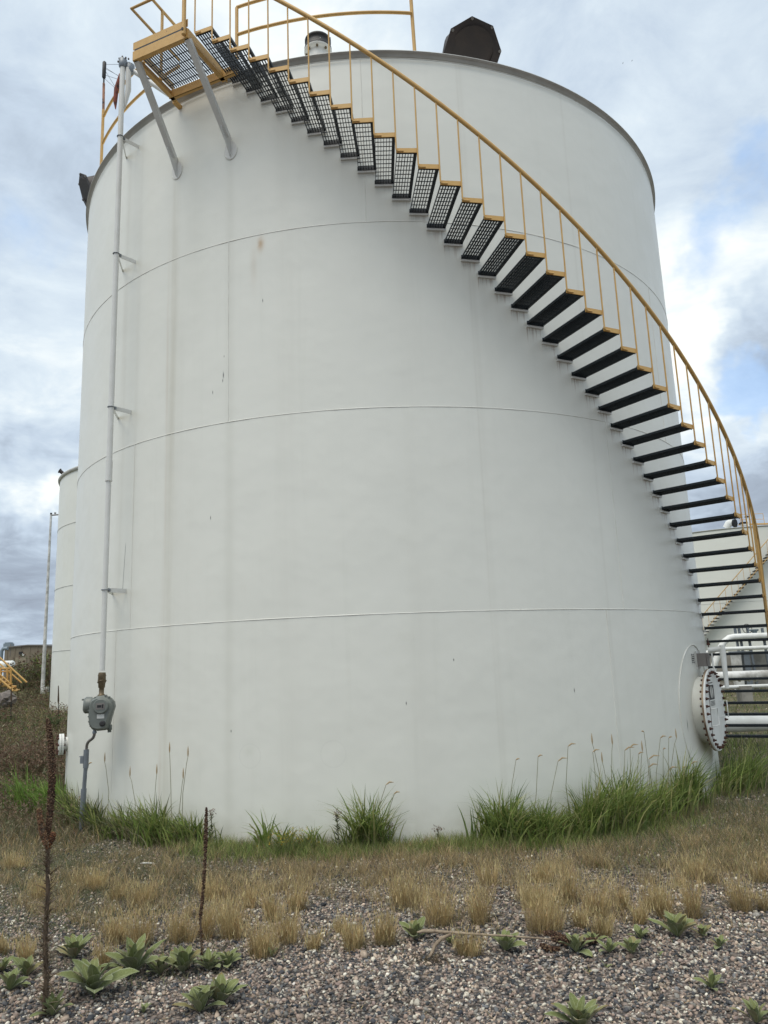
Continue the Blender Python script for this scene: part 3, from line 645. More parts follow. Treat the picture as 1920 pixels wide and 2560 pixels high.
MB().box(wc + fn * .041 - ft * .012, (.05, .03, .004), (ft, zz, fn)).box(wc + fn * .041 + ft * .028, (.018, .045, .004), (ft, zz, fn)).build('window_glass', M['black'], gh)
MB().box(gc + ft * .02 - zz * .03 + fn * .128, (.085, .05, .003), (ft, zz, fn)).build('rating_plate', M['label'], gh)
MB().lathe(gc + ft * .045 - zz * .115 + fn * .11, fn, [(0, .036), (.025, .034), (.03, .02)], n=20).build('plug', M['rubber'], gh)
b = MB()
for u, v in ((-.135, .10), (-.14, .04), (-.137, -.03), (-.13, -.09), (-.11, -.145), (-.055, -.19), (.09, .19), (.05, .21), (.13, .13), (-.07, .19)): b.lathe(gc + ft * u + zz * v + fn * -.005, fn, [(0, .011), (.07, .011)], n=6, smooth=False)
b.build('cover_bolts', M['grey'], gh)
MB().lathe(gc + ft * .10 - zz * .14, -zz, [(0, .03), (.06, .03), (.062, .022), (.09, .022)], n=12).build('drain_boss', M['grey'], gh)
MB().lathe(Vector((ph.x, ph.y, 1.62)), zz, [(0, .045), (.02, .045), (.03, .03), (.10, .03), (.11, .04), (.16, .042), (.17, .05), (.24, .046), (.25, .05), (.29, .04)], n=14).build('swivel_union', M['brass'], gh)
MB().tube([Vector((ph.x, ph.y, 1.80)) + .052 * Vector((cos(q_), sin(q_), .3 * sin(q_ * 1.5))) for q_ in np.linspace(0, 2 * PI, 13)[:-1]], .005, 5, closed=True).build('tie_wire', M['brass'], gh)
cx = gc + ft * -.075 - zz * .19
fp = pol(-43.8, R + .25, 0)
cd = thing('electrical_conduit', 'grey metal conduit rising from the grass into the bottom of the gauge head', 'conduit', (fp.x, fp.y, 0))
MB().lathe(cx - zz * .045, zz, [(0, .026), (.02, .028), (.03, .02), (.055, .02)], n=10).build('connector', M['conduit'], cd)
mid = pol(-43.5, R + .25, .97)
MB().tube([(cx - zz * .03) * (1 - t) ** 3 + (cx - zz * .16) * 3 * t * (1 - t) ** 2 + (mid + zz * .16) * 3 * t * t * (1 - t) + mid * t ** 3 for t in np.linspace(0, 1, 12)], .018, 12).build('flexible_hose', M['boxgrey'], cd)
MB().tube([mid + zz * .0, mid - zz * .22], .033, 14).box(mid - zz * .12 - ft * .045, (.04, .04, .09)).tube([mid - zz * .08 - ft * .05, mid - zz * .08 - ft * .085], .006, 6).build('pull_fitting', M['conduit'], cd)
MB().tube([mid - zz * .18, Vector((fp.x, fp.y, .44))], .024, 12).build('conduit_tube', M['conduit'], cd)
MB().tube([Vector((fp.x, fp.y, .50)), Vector((fp.x - .012, fp.y, -.1))], .034, 12).build('conduit_sleeve', M['conduit'], cd)

# ---------------------------------------------------------------- second tank, left background
c2 = (-8.6, 33.0); B2 = .36
t2 = thing('storage_tank', 'white storage tank behind the big one, its left edge and dark rim in view', 'storage tank', (c2[0], c2[1], B2))
for ci in range(4):
    for p_ in range(4):
        arc_plate(MB(), R, B2 + ci * CH - (.4 if ci == 0 else 0), B2 + ((ci + 1) * CH if ci < 3 else 9.5), p_ * 90 + 20 * ci + .02, p_ * 90 + 20 * ci + 89.98, n=26, cx=c2[0], cy=c2[1]).build('shell_plate', M['shell2'], t2)
for ci in (1, 2, 3): ring_tube(MB(), R + .001, B2 + ci * CH, .012, n=120, cx=c2[0], cy=c2[1]).build('weld_seam', M['rim'], t2)
b = MB(); b.lathe((c2[0], c2[1], B2), (0, 0, 1), [(9.40, R - .01), (9.40, R + .04), (9.5, R + .08), (9.53, R + .06), (9.6, 2), (9.7, .02)], n=120, cap=False); b.build('rim_angle', M['rim'], t2)
# vent on that tank
q_ = at(156, 1185, 31.0); vt = thing('roof_vent', 'small dark vent pipe sticking out from the rim of the background tank', 'vent', q_)
MB().tube([q_ + Vector((.4, .2, -.3)), q_ + Vector((.15, 0, -.08)), q_ + Vector((-.08, -.05, .12))], [.06, .065, .08], 12).lathe(q_ + Vector((-.08, -.05, .12)), (-1, -.2, .6), [(0, .10), (.03, .11)], n=8, smooth=False).build('vent_tube', M['darkw'], vt)

# ---------------------------------------------------------------- far tank on the right, with its own stair
c3 = (25.9, 56.5); R3 = 7.5; H3 = 9.75
t3 = thing('storage_tank', 'wide white storage tank in the distance at the right edge', 'storage tank', (c3[0], c3[1], 0))
for ci in range(4):
    for p_ in range(5):
        arc_plate(MB(), R3, ci * CH, (ci + 1) * CH if ci < 3 else H3, p_ * 72 + 25 * ci + .02, p_ * 72 + 25 * ci + 71.98, n=24, cx=c3[0], cy=c3[1]).build('shell_plate', M['shell2'], t3)
for ci in (1, 2, 3): ring_tube(MB(), R3 + .001, ci * CH, .012, n=140, cx=c3[0], cy=c3[1]).build('weld_seam', M['rim'], t3)
b = MB(); b.lathe((c3[0], c3[1], 0), (0, 0, 1), [(H3 - .1, R3 - .01), (H3 - .02, R3 + .05), (H3, R3 + .07), (H3 + .02, R3 + .03), (H3 + .35, .02)], n=140, cap=False); b.build('rim_angle', M['rim'], t3)
def pol3(az, rad, z): a = math.radians(az); return Vector((c3[0] + rad * sin(a), c3[1] - rad * cos(a), z))
s3 = thing('spiral_staircase', 'distant thin yellow staircase with small dark treads on the far right tank', 'staircase', pol3(-30, R3, 0))
az0 = -34.; step3 = 1.38; z30 = 3.9
zs3 = lambda k: z30 + (k - 0) * .205
for k in range(-14, 30):
    az = az0 + step3 * k; n_, t_ = (lambda a: (Vector((sin(a), -cos(a), 0)), Vector((cos(a), sin(a), 0))))(math.radians(az))
    b = MB()
    for j in range(3): b.box(pol3(az, R3 + .16 + j * .24, zs3(k)), (.24, .19, .06), (t_, n_, zz))
    b.build('tread', M['dark'], s3)
    if k % 2 == 0: MB().tube([pol3(az, R3 + .78, zs3(k)), pol3(az, R3 + .78, zs3(k) + 1.0)], .013, 5).build('baluster', M['yellow'], s3)
MB().tube([pol3(az0 + step3 * k, R3 + .78, zs3(k) + 1.0) for k in range(-14, 31)], .026, 7).build('handrail', M['yellow'], s3)
MB().tube([pol3(az0 + step3 * k, R3 + .78, zs3(k)) for k in range(-14, 31)], .02, 6).build('stringer', M['yellow'], s3)
p4 = thing('roof_railing', 'thin yellow railing and walkway edge on top of the far right tank', 'railing', at(1880, 1312, 51))
qa, qb = at(1848, 1286, 51), at(1907, 1284, 51); dn = Vector((0, 0, -.38)); dn2 = Vector((.04, 0, -.85))
MB().tube([qa, qb], .018, 6).build('top_rail', M['yellow'], p4); MB().tube([qa + dn, qb + dn], .016, 6).build('mid_rail', M['yellow'], p4)
for q_ in (qa, qb, (qa + qb) / 2): MB().tube([q_, q_ + dn2], .018, 6).build('post', M['yellow'], p4)
MB().bar(at(1848, 1311.5, 51), at(1925, 1309.5, 51), .3, .07).build('walkway_edge', M['yellow'], p4)
q_ = at(1838, 1312, 50.5); vt = thing('roof_vent', 'white hooded vent with dark mouth on the far right tank roof', 'vent', q_)
MB().tube([q_ + Vector((-.5, .3, -.15)), q_ + Vector((-.35, .2, .12)), q_ + Vector((-.1, .05, .2))], [.22, .25, .27], 14).build('hood', M['pipewhite'], vt)
MB().lathe(q_ + Vector((-.12, -.02, .1)), (.8, -1, -.1), [(0, .26), (.15, .3)], n=8, smooth=False).build('mouth', M['mesh'], vt)
q_ = at(1869, 1308, 50.5); vt = thing('roof_valve', 'slim white valve stack with small cap on the far right tank roof', 'valve', q_)
MB().tube([q_ - zz * .2, q_ + zz * .35], .09, 10).build('stack', M['pipewhite'], vt); MB().lathe(q_ + zz * .4, zz, [(0, .14), (.05, .15), (.12, .05)], n=10).build('cap', M['darkw'], vt)
q_ = at(1858, 1308, 50.6); vt = thing('roof_hatch', 'low black roof hatch beside the far tank valve stack', 'hatch', q_)
MB().box(q_, (.42, .4, .12)).build('hatch_lid', M['mesh'], vt); MB().box(q_ - zz * .11, (.34, .34, .1)).build('hatch_base', M['pipewhite'], vt)

# ---------------------------------------------------------------- pipework on the right
def hz(x0, y0, x1, Yd):
    a = at(x0, y0, Yd); b = at(x1, y0, Yd); return a, Vector((b.x, Yd, a.z))
pc = thing('process_pipe', 'white pipe with an elbow turning down, highest of the pipes behind the treads', 'pipe', at(1860, 1592, 25))
a = at(1836, 1592, 25); b_ = at(1822, 1596, 25); c_ = at(1802, 1618, 25); d_ = at(1788, 1655, 25)
MB().tube([Vector((14.6, 25, a.z)), a, b_ + Vector((0.02, 0, .02)), (b_ + c_) / 2 + Vector((-.02, 0, .03)), c_, d_, d_ + Vector((-.25, 0, -.7))], .098, 18).build('pipe_run', M['pipewhite'], pc)
pc = thing('process_pipe', 'thinner white pipe running level just under the elbowed pipe', 'pipe', at(1860, 1622, 24.5))
a = at(1800, 1623, 24.5); MB().tube([a, Vector((14.5, 24.5, a.z))], .062, 14).build('pipe_run', M['pipewhite'], pc); MB().tube([a, a + Vector((-.5, 0, -.1)), a + Vector((-.7, 0, -.6))], .062, 14).build('pipe_bend', M['pipewhite'], pc)
pc = thing('process_pipe', 'thick white pipe stained grey below, lying low behind the treads', 'pipe', at(1860, 1692, 22))
a = at(1790, 1692, 22); a.x -= 1; MB().tube([a, Vector((13.5, 22, a.z))], .135, 20).build('pipe_run', M['dirtypipe'], pc)
b = MB()
for x_ in (1825, 1846, 1869, 1886): q_ = at(x_, 1692, 22); b.lathe(q_, (1, 0, 0), [(0, .139), (.03, .139)], n=20)
b.build('joint_bands', M['dirtypipe'], pc)
pc = thing('process_pipe', 'thin white pipe on a small concrete block behind the treads', 'pipe', at(1860, 1719, 20))
a = at(1795, 1719, 20); MB().tube([a, Vector((12.5, 20, a.z))], .045, 12).build('pipe_run', M['pipewhite'], pc)
q_ = at(1861, 1732, 20); MB().box(Vector((q_.x, 20, (q_.z + a.z - .05) / 2 - .08)), (.28, .3, abs(a.z - .05 - q_.z) + .3)).build('support_block', M['concrete'], pc)
pc = thing('process_pipe', 'thick smooth white pipe low over the grass behind the lowest treads', 'pipe', (6, 15.5, .35))
a = at(1850, 1808, 15.5); MB().tube([Vector((4.9, 15.5, a.z)), Vector((12, 15.5, a.z))], .165, 26).build('pipe_run', M['pipewhite'], pc)
MB().lathe(Vector((5.35, 15.5, a.z)), (1, 0, 0), [(0, .24), (.05, .24)], n=28, smooth=False).build('flange', M['rustflange'], pc)
# catwalk frame and valve wheel
cf = thing('pipe_rack_frame', 'grey steel rack frame above the white pipes, right of the manway', 'frame', at(1870, 1600, 27))
qa, qb = at(1836, 1569, 27), at(1925, 1565, 27)
MB().bar(qa, qb, .12, .07).build('top_beam', M['conduit'], cf)
for x_ in (1837, 1847, 1868, 1905): q_ = at(x_, 1570, 27); MB().bar(q_, Vector((q_.x + .1, 27, .3)), .07, .07, up=(0, 1, 0)).build('leg', M['conduit'], cf)
MB().bar(at(1840, 1602, 27), at(1925, 1600, 27), .5, .05).build('deck', M['rubber'], cf)
wv = thing('valve', 'gate valve with large round handwheel standing by the rack frame', 'valve', at(1885, 1590, 26))
q_ = at(1868, 1572, 26)
MB().tube([q_ + .155 * Vector((cos(t_), .15 * sin(t_), sin(t_))) for t_ in np.linspace(0, 2 * PI, 25)[:-1]], .011, 6, closed=True).build('handwheel', M['rubber'], wv)
b = MB()
for t_ in (0.3, .3 + 2 * PI / 3, .3 + 4 * PI / 3): b.tube([q_, q_ + .155 * Vector((cos(t_), .15 * sin(t_), sin(t_)))], .008, 5)
b.build('wheel_spokes', M['rubber'], wv)
q2 = at(1887, 1583, 26); MB().lathe(q2 - zz * .15, zz, [(0, .16), (.03, .16), (.05, .09), (.2, .07), (.24, .13), (.28, .13)], n=16).tube([q_, q2], .02, 8).build('valve_body', M['bluegrey'], wv)
pdm = thing('concrete_wall', 'low weathered concrete wall below the pipes, streaked grey', 'wall', at(1850, 1650, 27.5))
qa = at(1812, 1628, 27.5); qb = at(1925, 1624, 27.5); MB().box(((qa.x + qb.x) / 2, 27.5, (qa.z) / 2 - .02), (qb.x - qa.x + 1.5, .25, qa.z - .06)).build('wall_panel', M['concrete'], pdm)
for x_, label in ((1838, 'white pipe support post left of the rack, against the concrete wall'), (1862, 'grey pipe support post in the middle of the concrete wall')):
    q_ = at(x_, 1630, 26.6); ps = thing('pipe_support', label, 'support', (q_.x, q_.y, .4)); MB().bar(Vector((q_.x, q_.y, .3)), q_ - zz * .05, .28 if x_ == 1838 else .2, .2, up=(0, 1, 0)).build('post', M['dirtypipe'] if x_ == 1838 else M['conduit'], ps); MB().box(q_, (.34, .3, .05)).build('saddle', M['conduit'], ps)

# ---------------------------------------------------------------- left background: light pole, yellow stairs, building
q0 = at(107, 1712, 37); q1 = at(133, 1286, 37)
po = thing('lighting_pole', 'white lattice-grey light pole with short arm, left of the background tank', 'pole', (q0.x, q0.y, float(hgt(q0.x, q0.y))))
q1 = Vector((q0.x, q0.y, q1.z))
MB().tube([q0 - zz * .8, q0 + (q1 - q0) * .35, q1], [.10, .075, .05], 10).build('shaft', M['dirtypipe'], po)
MB().tube([q1 - zz * .04, q1 + Vector((.42, 0, -.02))], .035, 8).build('arm', M['boxgrey'], po)
MB().tube([q1 - zz * .1, q1 + zz * .08], .05, 8).build('cap', M['rubber'], po)
b = MB(); b.box(q1 + Vector((.2, 0, .06)), (.08, .06, .07)); b.build('bracket_box', M['boxgrey'], po)
MB().box(q0 - zz * .25 + Vector((.12, 0, 0)), (.3, .3, .3)).build('base_block', M['pipewhite'], po)
ys_ = thing('crossover_stairs', 'yellow handrail stairs crossing the bank at the far left edge', 'stairs', at(30, 1726, 35))
def L3(x0, y0, x1, y1, Yd, r_, nm): MB().tube([at(x0, y0, Yd), at(x1, y1, Yd)], r_, 7).build(nm, M['yellow'], ys_)
L3(-30, 1617, 67, 1706, 35, .04, 'handrail'); L3(-30, 1634, 54, 1707, 36, .035, 'handrail'); L3(-30, 1659, 24, 1707, 35, .03, 'mid_rail')
L3(-30, 1672, 33, 1727, 35, .05, 'stringer'); L3(-30, 1662, 44, 1726, 36, .05, 'stringer')
L3(-30, 1672, 28, 1671, 35.5, .04, 'platform_edge'); L3(-20, 1680, 26, 1678, 35.5, .035, 'platform_edge'); L3(5, 1715, 41, 1716, 35.5, .04, 'foot_beam'); L3(-20, 1707, 12, 1703, 35.5, .03, 'cross_bar')
for x_ in (19, 28, 2): L3(x_, 1668, x_ - 1, 1712, 35.5, .05, 'post')
for k in range(7):
    f_ = k / 6; MB().bar(at(-20 + 55 * f_, 1683 + 44 * f_, 35), at(-12 + 55 * f_, 1680 + 44 * f_, 36), .26, .04).build('step', M['yellow'], ys_)
YB = 92.
bl = thing('industrial_building', 'long tan metal-sided building with flat gable far behind on the left', 'building', at(75, 1690, YB))
a, p, r_ = at(12, 1620, YB), at(71, 1614, YB), at(160, 1617, YB)
zb = 0.3
def wall_prism(): 
    return MB().prism([(a.x, YB, zb), (r_.x + 12, YB, zb), (r_.x + 12, YB, r_.z - .5), (p.x, YB, p.z), (a.x, YB, a.z)], (0, 20, 0))
wall_prism().build('wall', M['tan'], bl)
b = MB()
xx = a.x + .3
while xx < r_.x + 4:
    zt_ = a.z + (p.z - a.z) * (xx - a.x) / (p.x - a.x) if xx < p.x else p.z + (r_.z - p.z) * (xx - p.x) / (r_.x - p.x)
    b.box((xx, YB - .03, (zb + zt_) / 2), (.12, .06, zt_ - zb - .1)); xx += .9
b.build('siding_ribs', M['tan'], bl)
b = MB(); b.bar((a.x - .2, YB - .05, a.z + .05), (p.x, YB - .05, p.z + .05), .3, .14, up=(0, 0, 1)); b.bar((p.x, YB - .05, p.z + .05), (r_.x + 6, YB - .05, r_.z + .0), .3, .14); b.build('roof_trim', M['boxgrey'], bl)
a1, a2 = at(39, 1644, YB), at(65, 1675, YB); dr = MB().box(((a1.x + a2.x) / 2, YB - .05, (a1.z + zb) / 2), (a2.x - a1.x, .1, a1.z - zb)).build('roller_door', M['tan2'], bl)
q_ = at(53, 1633, YB); MB().box(q_, (.35, .5, .35)).bar(q_ + Vector((0, 0, .1)), q_ + Vector((0, 0, .9)), .06, .06, up=(0, 1, 0)).build('wall_lamp', M['rubber'], bl)
q_ = at(58, 1636.5, YB); MB().lathe(q_, (0, -1, 0), [(0, .14), (.15, .18)], n=10).build('lamp_head', M['label'], bl)
q_ = at(25, 1640, YB); MB().bar(q_, q_ + zz * 1.4, .07, .07, up=(0, 1, 0)).build('downpipe', M['boxgrey'], bl)
q_ = at(22, 1614, YB + 2); ru = thing('rooftop_unit', 'grey air handling unit on the roof corner of the tan building', 'roof unit', q_)
MB().box(q_, (.9, .9, .5)).box(q_ + zz * .32, (.7, .7, .12)).build('casing', M['bluegrey'], ru)
q_ = at(8, 1628, YB - 3); du = thing('exhaust_duct', 'grey bent duct pipe left of the tan building', 'duct', q_)
MB().tube([q_ + Vector((.5, 0, .3)), q_ + Vector((0, 0, .3)), q_ + Vector((-.2, 0, 0)), q_ + Vector((-.2, 0, -4))], .22, 10).build('duct_tube', M['bluegrey'], du)
q_ = at(18, 1660, 60); wt = thing('white_vessel', 'low white horizontal vessel beyond the bank, in front of the tan building', 'vessel', q_)
MB().lathe(q_ + Vector((.55, 0, -.1)), (-1, 0, 0), [(0, .05), (.05, .3), (.15, .36), (3., .36), (3.1, .3)], n=18).build('vessel_body', M['pipewhite'], wt)

# ================================================================ gravel
PAL = np.array([(.42, .385, .34), (.30, .235, .20), (.22, .165, .145), (.14, .115, .105), (.06, .06, .068), (.035, .038, .046), (.17, .16, .155), (.34, .27, .225), (.50, .47, .43), (.10, .10, .11), (.26, .20, .18)])
PP = np.array([.10, .11, .13, .11, .13, .10, .11, .06, .04, .08, .03]); PP /= PP.sum()
phi = (1 + 5 ** .5) / 2
ICO = np.array([(-1, phi, 0), (1, phi, 0), (-1, -phi, 0), (1, -phi, 0), (0, -1, phi), (0, 1, phi), (0, -1, -phi), (0, 1, -phi), (phi, 0, -1), (phi, 0, 1), (-phi, 0, -1), (-phi, 0, 1)]) / np.sqrt(1 + phi * phi)
ICF = np.array([(0, 11, 5), (0, 5, 1), (0, 1, 7), (0, 7, 10), (0, 10, 11), (1, 5, 9), (5, 11, 4), (11, 10, 2), (10, 7, 6), (7, 1, 8), (3, 9, 4), (3, 4, 2), (3, 2, 6), (3, 6, 8), (3, 8, 9), (4, 9, 5), (2, 4, 11), (6, 2, 10), (8, 6, 7), (9, 8, 1)])
OCT = np.array([(1, 0, 0), (-1, 0, 0), (0, 1, 0), (0, -1, 0), (0, 0, 1), (0, 0, -.6)], float)
OCF = np.array([(0, 2, 4), (2, 1, 4), (1, 3, 4), (3, 0, 4), (2, 0, 5), (1, 2, 5), (3, 1, 5), (0, 3, 5)])
def rot_z(P, a): c_, s_ = np.cos(a)[:, None], np.sin(a)[:, None]; return np.stack([P[..., 0] * c_ - P[..., 1] * s_, P[..., 0] * s_ + P[..., 1] * c_, P[..., 2]], -1)
def darkzone(x, y):     # patches of darker crushed stone
    return .5 + .5 * np.sin(1.9 * x + 1.3 * np.sin(2.1 * y)) * np.sin(2.3 * y + .9 * np.sin(1.7 * x) + 1)
def pcol(n, x, y):
    c_ = PAL[rng.choice(len(PAL), n, p=PP)] * rng.uniform(.7, 1.4, (n, 1)) * np.array([1.30, 1.31, 1.22]); dz_ = darkzone(x, y)[:, None]
    return c_ * (1.08 - .36 * dz_) * np.where(rng.random((n, 1)) < .04, 1.5, 1)
def pebbles(name, n, pos, size, base, faces, parent):
    sc_ = size[:, None] * rng.uniform(.65, 1.15, (n, 3)) * np.array([1, 1, .72])
    P = base[None] * (1 + .16 * rng.standard_normal((n, len(base), 1)).clip(-2, 2)) * sc_[:, None]
    ax = rng.standard_normal((n, 3)) * .35
    P = rot_z(P, rng.uniform(0, 6.28, n)); P[..., 2] += P[..., 0] * ax[:, None, 0] + P[..., 1] * ax[:, None, 1]
    z_ = hgt(pos[:, 0], pos[:, 1]); P[..., 0] += pos[:, None, 0]; P[..., 1] += pos[:, None, 1]; P[..., 2] += (z_ + size * rng.uniform(.05, .5, n))[:, None]
    Fc = (faces[None] + (np.arange(n) * len(base))[:, None, None]).reshape(-1, 3); cc = np.repeat(pcol(n, pos[:, 0], pos[:, 1]), len(base), 0)
    return tag(npmesh(name, P.reshape(-1, 3), Fc, M['pebble'], parent, cc, smooth=True), kind='stuff')
def region(n, y0, y1, pw_=1., marg=.6):
    y = y0 + (y1 - y0) * rng.random(n) ** pw_; hw = y * .56 + marg; x = rng.uniform(-1, 1, n) * hw
    k_ = np.hypot(x, y - CY) > R + .03; return np.stack([x[k_], y[k_]], -1)
pos = region(46000, 3.9, 6.6); pebbles('loose_gravel', len(pos), pos, rng.gamma(6, .0082 / 6, len(pos)) + .0018, ICO, ICF, ground)
pos = region(46000, 6.4, 10.5); pebbles('loose_gravel', len(pos), pos, rng.gamma(6, .0105 / 6, len(pos)), OCT, OCF, ground)
pos = region(9000, 10, 26); pebbles('scattered_stones', len(pos), pos, rng.gamma(6, .02 / 6, len(pos)), OCT, OCF, ground)
# the larger stones one by one
from mathutils import noise as mnoise
protos = []
for i in range(14):
    vs = ICO.copy(); 
    # one subdivision
    edge = {}; V2 = [tuple(v) for v in vs]; F2 = []
    def midp(a_, b_):
        k_ = (min(a_, b_), max(a_, b_))
        if k_ not in edge: p_ = (vs[a_] + vs[b_]) / 2; p_ /= np.linalg.norm(p_); edge[k_] = len(V2); V2.append(tuple(p_))
        return edge[k_]
    for f in ICF:
        a_, b_, c__ = f; ab, bc, ca_ = midp(a_, b_), midp(b_, c__), midp(c__, a_); F2 += [(a_, ab, ca_), (b_, bc, ab), (c__, ca_, bc), (ab, bc, ca_)]
    V2 = np.array(V2); nn_ = np.array([mnoise.noise(Vector(v) * 1.3 + Vector((i * 7.1, 0, 0))) for v in V2]); V2 = V2 * (1 + .45 * nn_[:, None]) * np.array([1, rng.uniform(.65, 1), rng.uniform(.5, .8)])
    cc = np.repeat(PAL[[0, 1, 7, 8, 2, 3, 10, 6, 4, 0, 7, 1, 5, 9][i]][None] * rng.uniform(.9, 1.1), len(V2), 0)
    cc = cc * 1.25; protos.append(npmesh('stone', V2, np.array(F2), M['pebble'], None, cc, smooth=True))
for k in range(290):
    o = protos[k] if k < 14 else protos[rng.integers(14)].copy()
    if k >= 14: COL.objects.link(o)
    y = 4.2 + 1.9 * rng.random() ** 1.2; x = rng.uniform(-1, 1) * (y * .53); s_ = rng.uniform(.012, .019)
    o.parent = ground; o.location = (x, y, float(hgt(x, y)) + s_ * .4); o.scale = (s_,) * 3; o.rotation_euler = (rng.uniform(-.4, .4), rng.uniform(-.4, .4), rng.uniform(0, 6.28))

# ================================================================ grasses
def blades(P, H, W, lean, bend, col, az=None, seg=3, leafy=False):
    """P (n,3) roots, H heights, W widths, lean (n,) horizontal offset ratio, bend droop ratio -> verts, quads/tri"""
    n = len(P); az = rng.uniform(0, 2 * PI, n) if az is None else az; d = np.stack([np.cos(az), np.sin(az), np.zeros(n)], -1)
    fa = rng.uniform(0, 2 * PI, n); s_ = np.stack([np.cos(fa), np.sin(fa), np.zeros(n)], -1)
    vs = []; 
    for i in range(seg + 1):
        t = i / seg; c_ = P + d * (H * (lean * t + bend * t ** 2.2))[:, None] + np.array([0, 0, 1.]) * (H * (t - bend * .55 * t ** 3))[:, None]
        w_ = W * (1 - t) ** .7 * (1 if not leafy else (.6 + 1.2 * t)); w_ = np.maximum(w_, .0004) if i < seg else w_ * 0
        vs.append(c_ - s_ * w_[:, None] / 2)
        if i < seg: vs.append(c_ + s_ * w_[:, None] / 2)
    k_ = 2 * seg + 1; V = np.stack(vs, 1).reshape(-1, 3); b0 = (np.arange(n) * k_)[:, None]
    fs = []
    for i in range(seg - 1): fs += [[2 * i, 2 * i + 1, 2 * i + 3], [2 * i, 2 * i + 3, 2 * i + 2]]
    fs.append([2 * seg - 2, 2 * seg - 1, 2 * seg]); fs = np.array(fs)
    Fc = (fs[None] + b0[:, :, None]).reshape(-1, 3); C_ = np.repeat(col, k_, 0); return V, Fc, C_
def cat(parts):
    Vs, Fs, Cs, b = [], [], [], 0
    for V, Fc, C_ in parts: Vs.append(V); Fs.append(Fc + b); Cs.append(C_); b += len(V)
    return np.concatenate(Vs), np.concatenate(Fs), np.concatenate(Cs)
def cvar(n, *cols, j=.18):
    c_ = np.array(cols)[rng.integers(len(cols), size=n)]; return c_ * rng.uniform(1 - j, 1 + j, (n, 1)) * rng.uniform(.94, 1.06, (n, 3))
STRAW = ((.50, .39, .20), (.42, .31, .155), (.36, .25, .13), (.56, .46, .25), (.30, .25, .12))
DRYG = ((.28, .235, .15), (.22, .18, .12), (.36, .30, .20), (.17, .15, .09))
GREEN = ((.22, .285, .075), (.28, .34, .10), (.17, .235, .06), (.36, .36, .15), (.12, .175, .05))
DULL = ((.12, .14, .065), (.15, .155, .085), (.095, .12, .06), (.18, .165, .095))
def gp(P2): return np.column_stack([P2, hgt(P2[:, 0], P2[:, 1])])

def tuft_mesh(h_, w_, n, seed):
    # several sub-crowns so that the outline is ragged
    ns = max(2, int(2 + w_ / .025)); sx = rng.uniform(-.8, .8, ns) * w_; sy = rng.uniform(-.6, .6, ns) * w_; sh = rng.uniform(.55, 1.08, ns); sl_ = rng.uniform(-.14, .14, (ns, 2))
    i = rng.integers(ns, size=n); r_ = rng.random(n) ** .6 * w_ * .38; a = rng.uniform(0, 2 * PI, n)
    P = np.stack([sx[i] * .62 + r_ * np.cos(a), sy[i] * .62 + r_ * np.sin(a), np.zeros(n)], -1)
    H = h_ * sh[i] * rng.uniform(.38, 1.1, n); dx_ = np.cos(a) * .16 + sl_[i, 0] + sx[i] / h_ * .35; dy_ = np.sin(a) * .16 + sl_[i, 1] + sy[i] / h_ * .3
    dx_ = dx_ + rng.normal(0, .07, n); dy_ = dy_ + rng.normal(0, .07, n)
    tone = (.75 + .45 * rng.random(ns))[i][:, None]; warm = cvar(n, *STRAW) * tone * 1.2
    V1 = blades(P, H, np.full(n, .0026), np.hypot(dx_, dy_), rng.uniform(0, .22, n), warm, az=np.arctan2(dy_, dx_))
    m_ = n // 2; P2 = P[:m_] * 1.15; V2 = blades(P2, h_ * rng.uniform(.15, .5, m_), np.full(m_, .003), rng.uniform(.3, 1.6, m_), rng.uniform(.2, 1., m_), cvar(m_, *DRYG))
    tips = V1[0].reshape(n, 7, 3)[:, 6]; k_ = rng.random(n) < .55; T = tips[k_] - np.array([0, 0, .035]); m3 = len(T)
    V3 = blades(T, np.full(m3, .045), np.full(m3, .0055), rng.uniform(0, .4, m3), rng.uniform(0, .3, m3), cvar(m3, (.56, .46, .25), (.48, .37, .19)), seg=2)
    return cat([V1, V2, V3])
TUFTS = [(284, 2351, 75, 55), (353, 2357, 85, 60), (457, 2345, 85, 55), (512, 2339, 80, 35), (582, 2345, 95, 60), (651, 2394, 85, 70), (720, 2360, 75, 55), (784, 2380, 50, 25), (900, 2377, 75, 70), (949, 2365, 70, 30),
         (353, 2253, 60, 50), (231, 2218, 50, 80), (93, 2253, 50, 50), (295, 2241, 45, 35), (625, 2270, 70, 30), (689, 2305, 100, 40), (741, 2281, 80, 45), (527, 2241, 50, 60), (854, 2340, 40, 22), (266, 2420, 55, 30), (72, 2403, 55, 35), (6, 2391, 50, 25), (40, 2177, 40, 60),
         (972, 2365, 80, 30), (1099, 2310, 100, 65), (1209, 2310, 90, 60), (1223, 2224, 60, 40), (1168, 2380, 55, 60), (1359, 2334, 110, 80), (1342, 2281, 65, 55), (1423, 2270, 110, 40), (1492, 2293, 100, 50), (1510, 2345, 65, 50), (1449, 2328, 50, 30), (1559, 2276, 70, 30), (1625, 2264, 60, 50), (1663, 2287, 75, 45), (1735, 2287, 110, 45), (1744, 2195, 60, 55), (1854, 2270, 110, 45), (1909, 2200, 70, 50), (1597, 2316, 50, 40), (1024, 2264, 70, 80), (1359, 2212, 50, 45), (1915, 2270, 50, 22)]
ORD = 'leftmost second third fourth fifth sixth seventh eighth ninth tenth eleventh twelfth thirteenth fourteenth fifteenth sixteenth seventeenth eighteenth nineteenth twentieth'.split()
rows = {'front': sorted(t for t in TUFTS if t[1] >= 2330), 'middle': sorted(t for t in TUFTS if 2262 <= t[1] < 2330), 'rear': sorted(t for t in TUFTS if t[1] < 2262)}
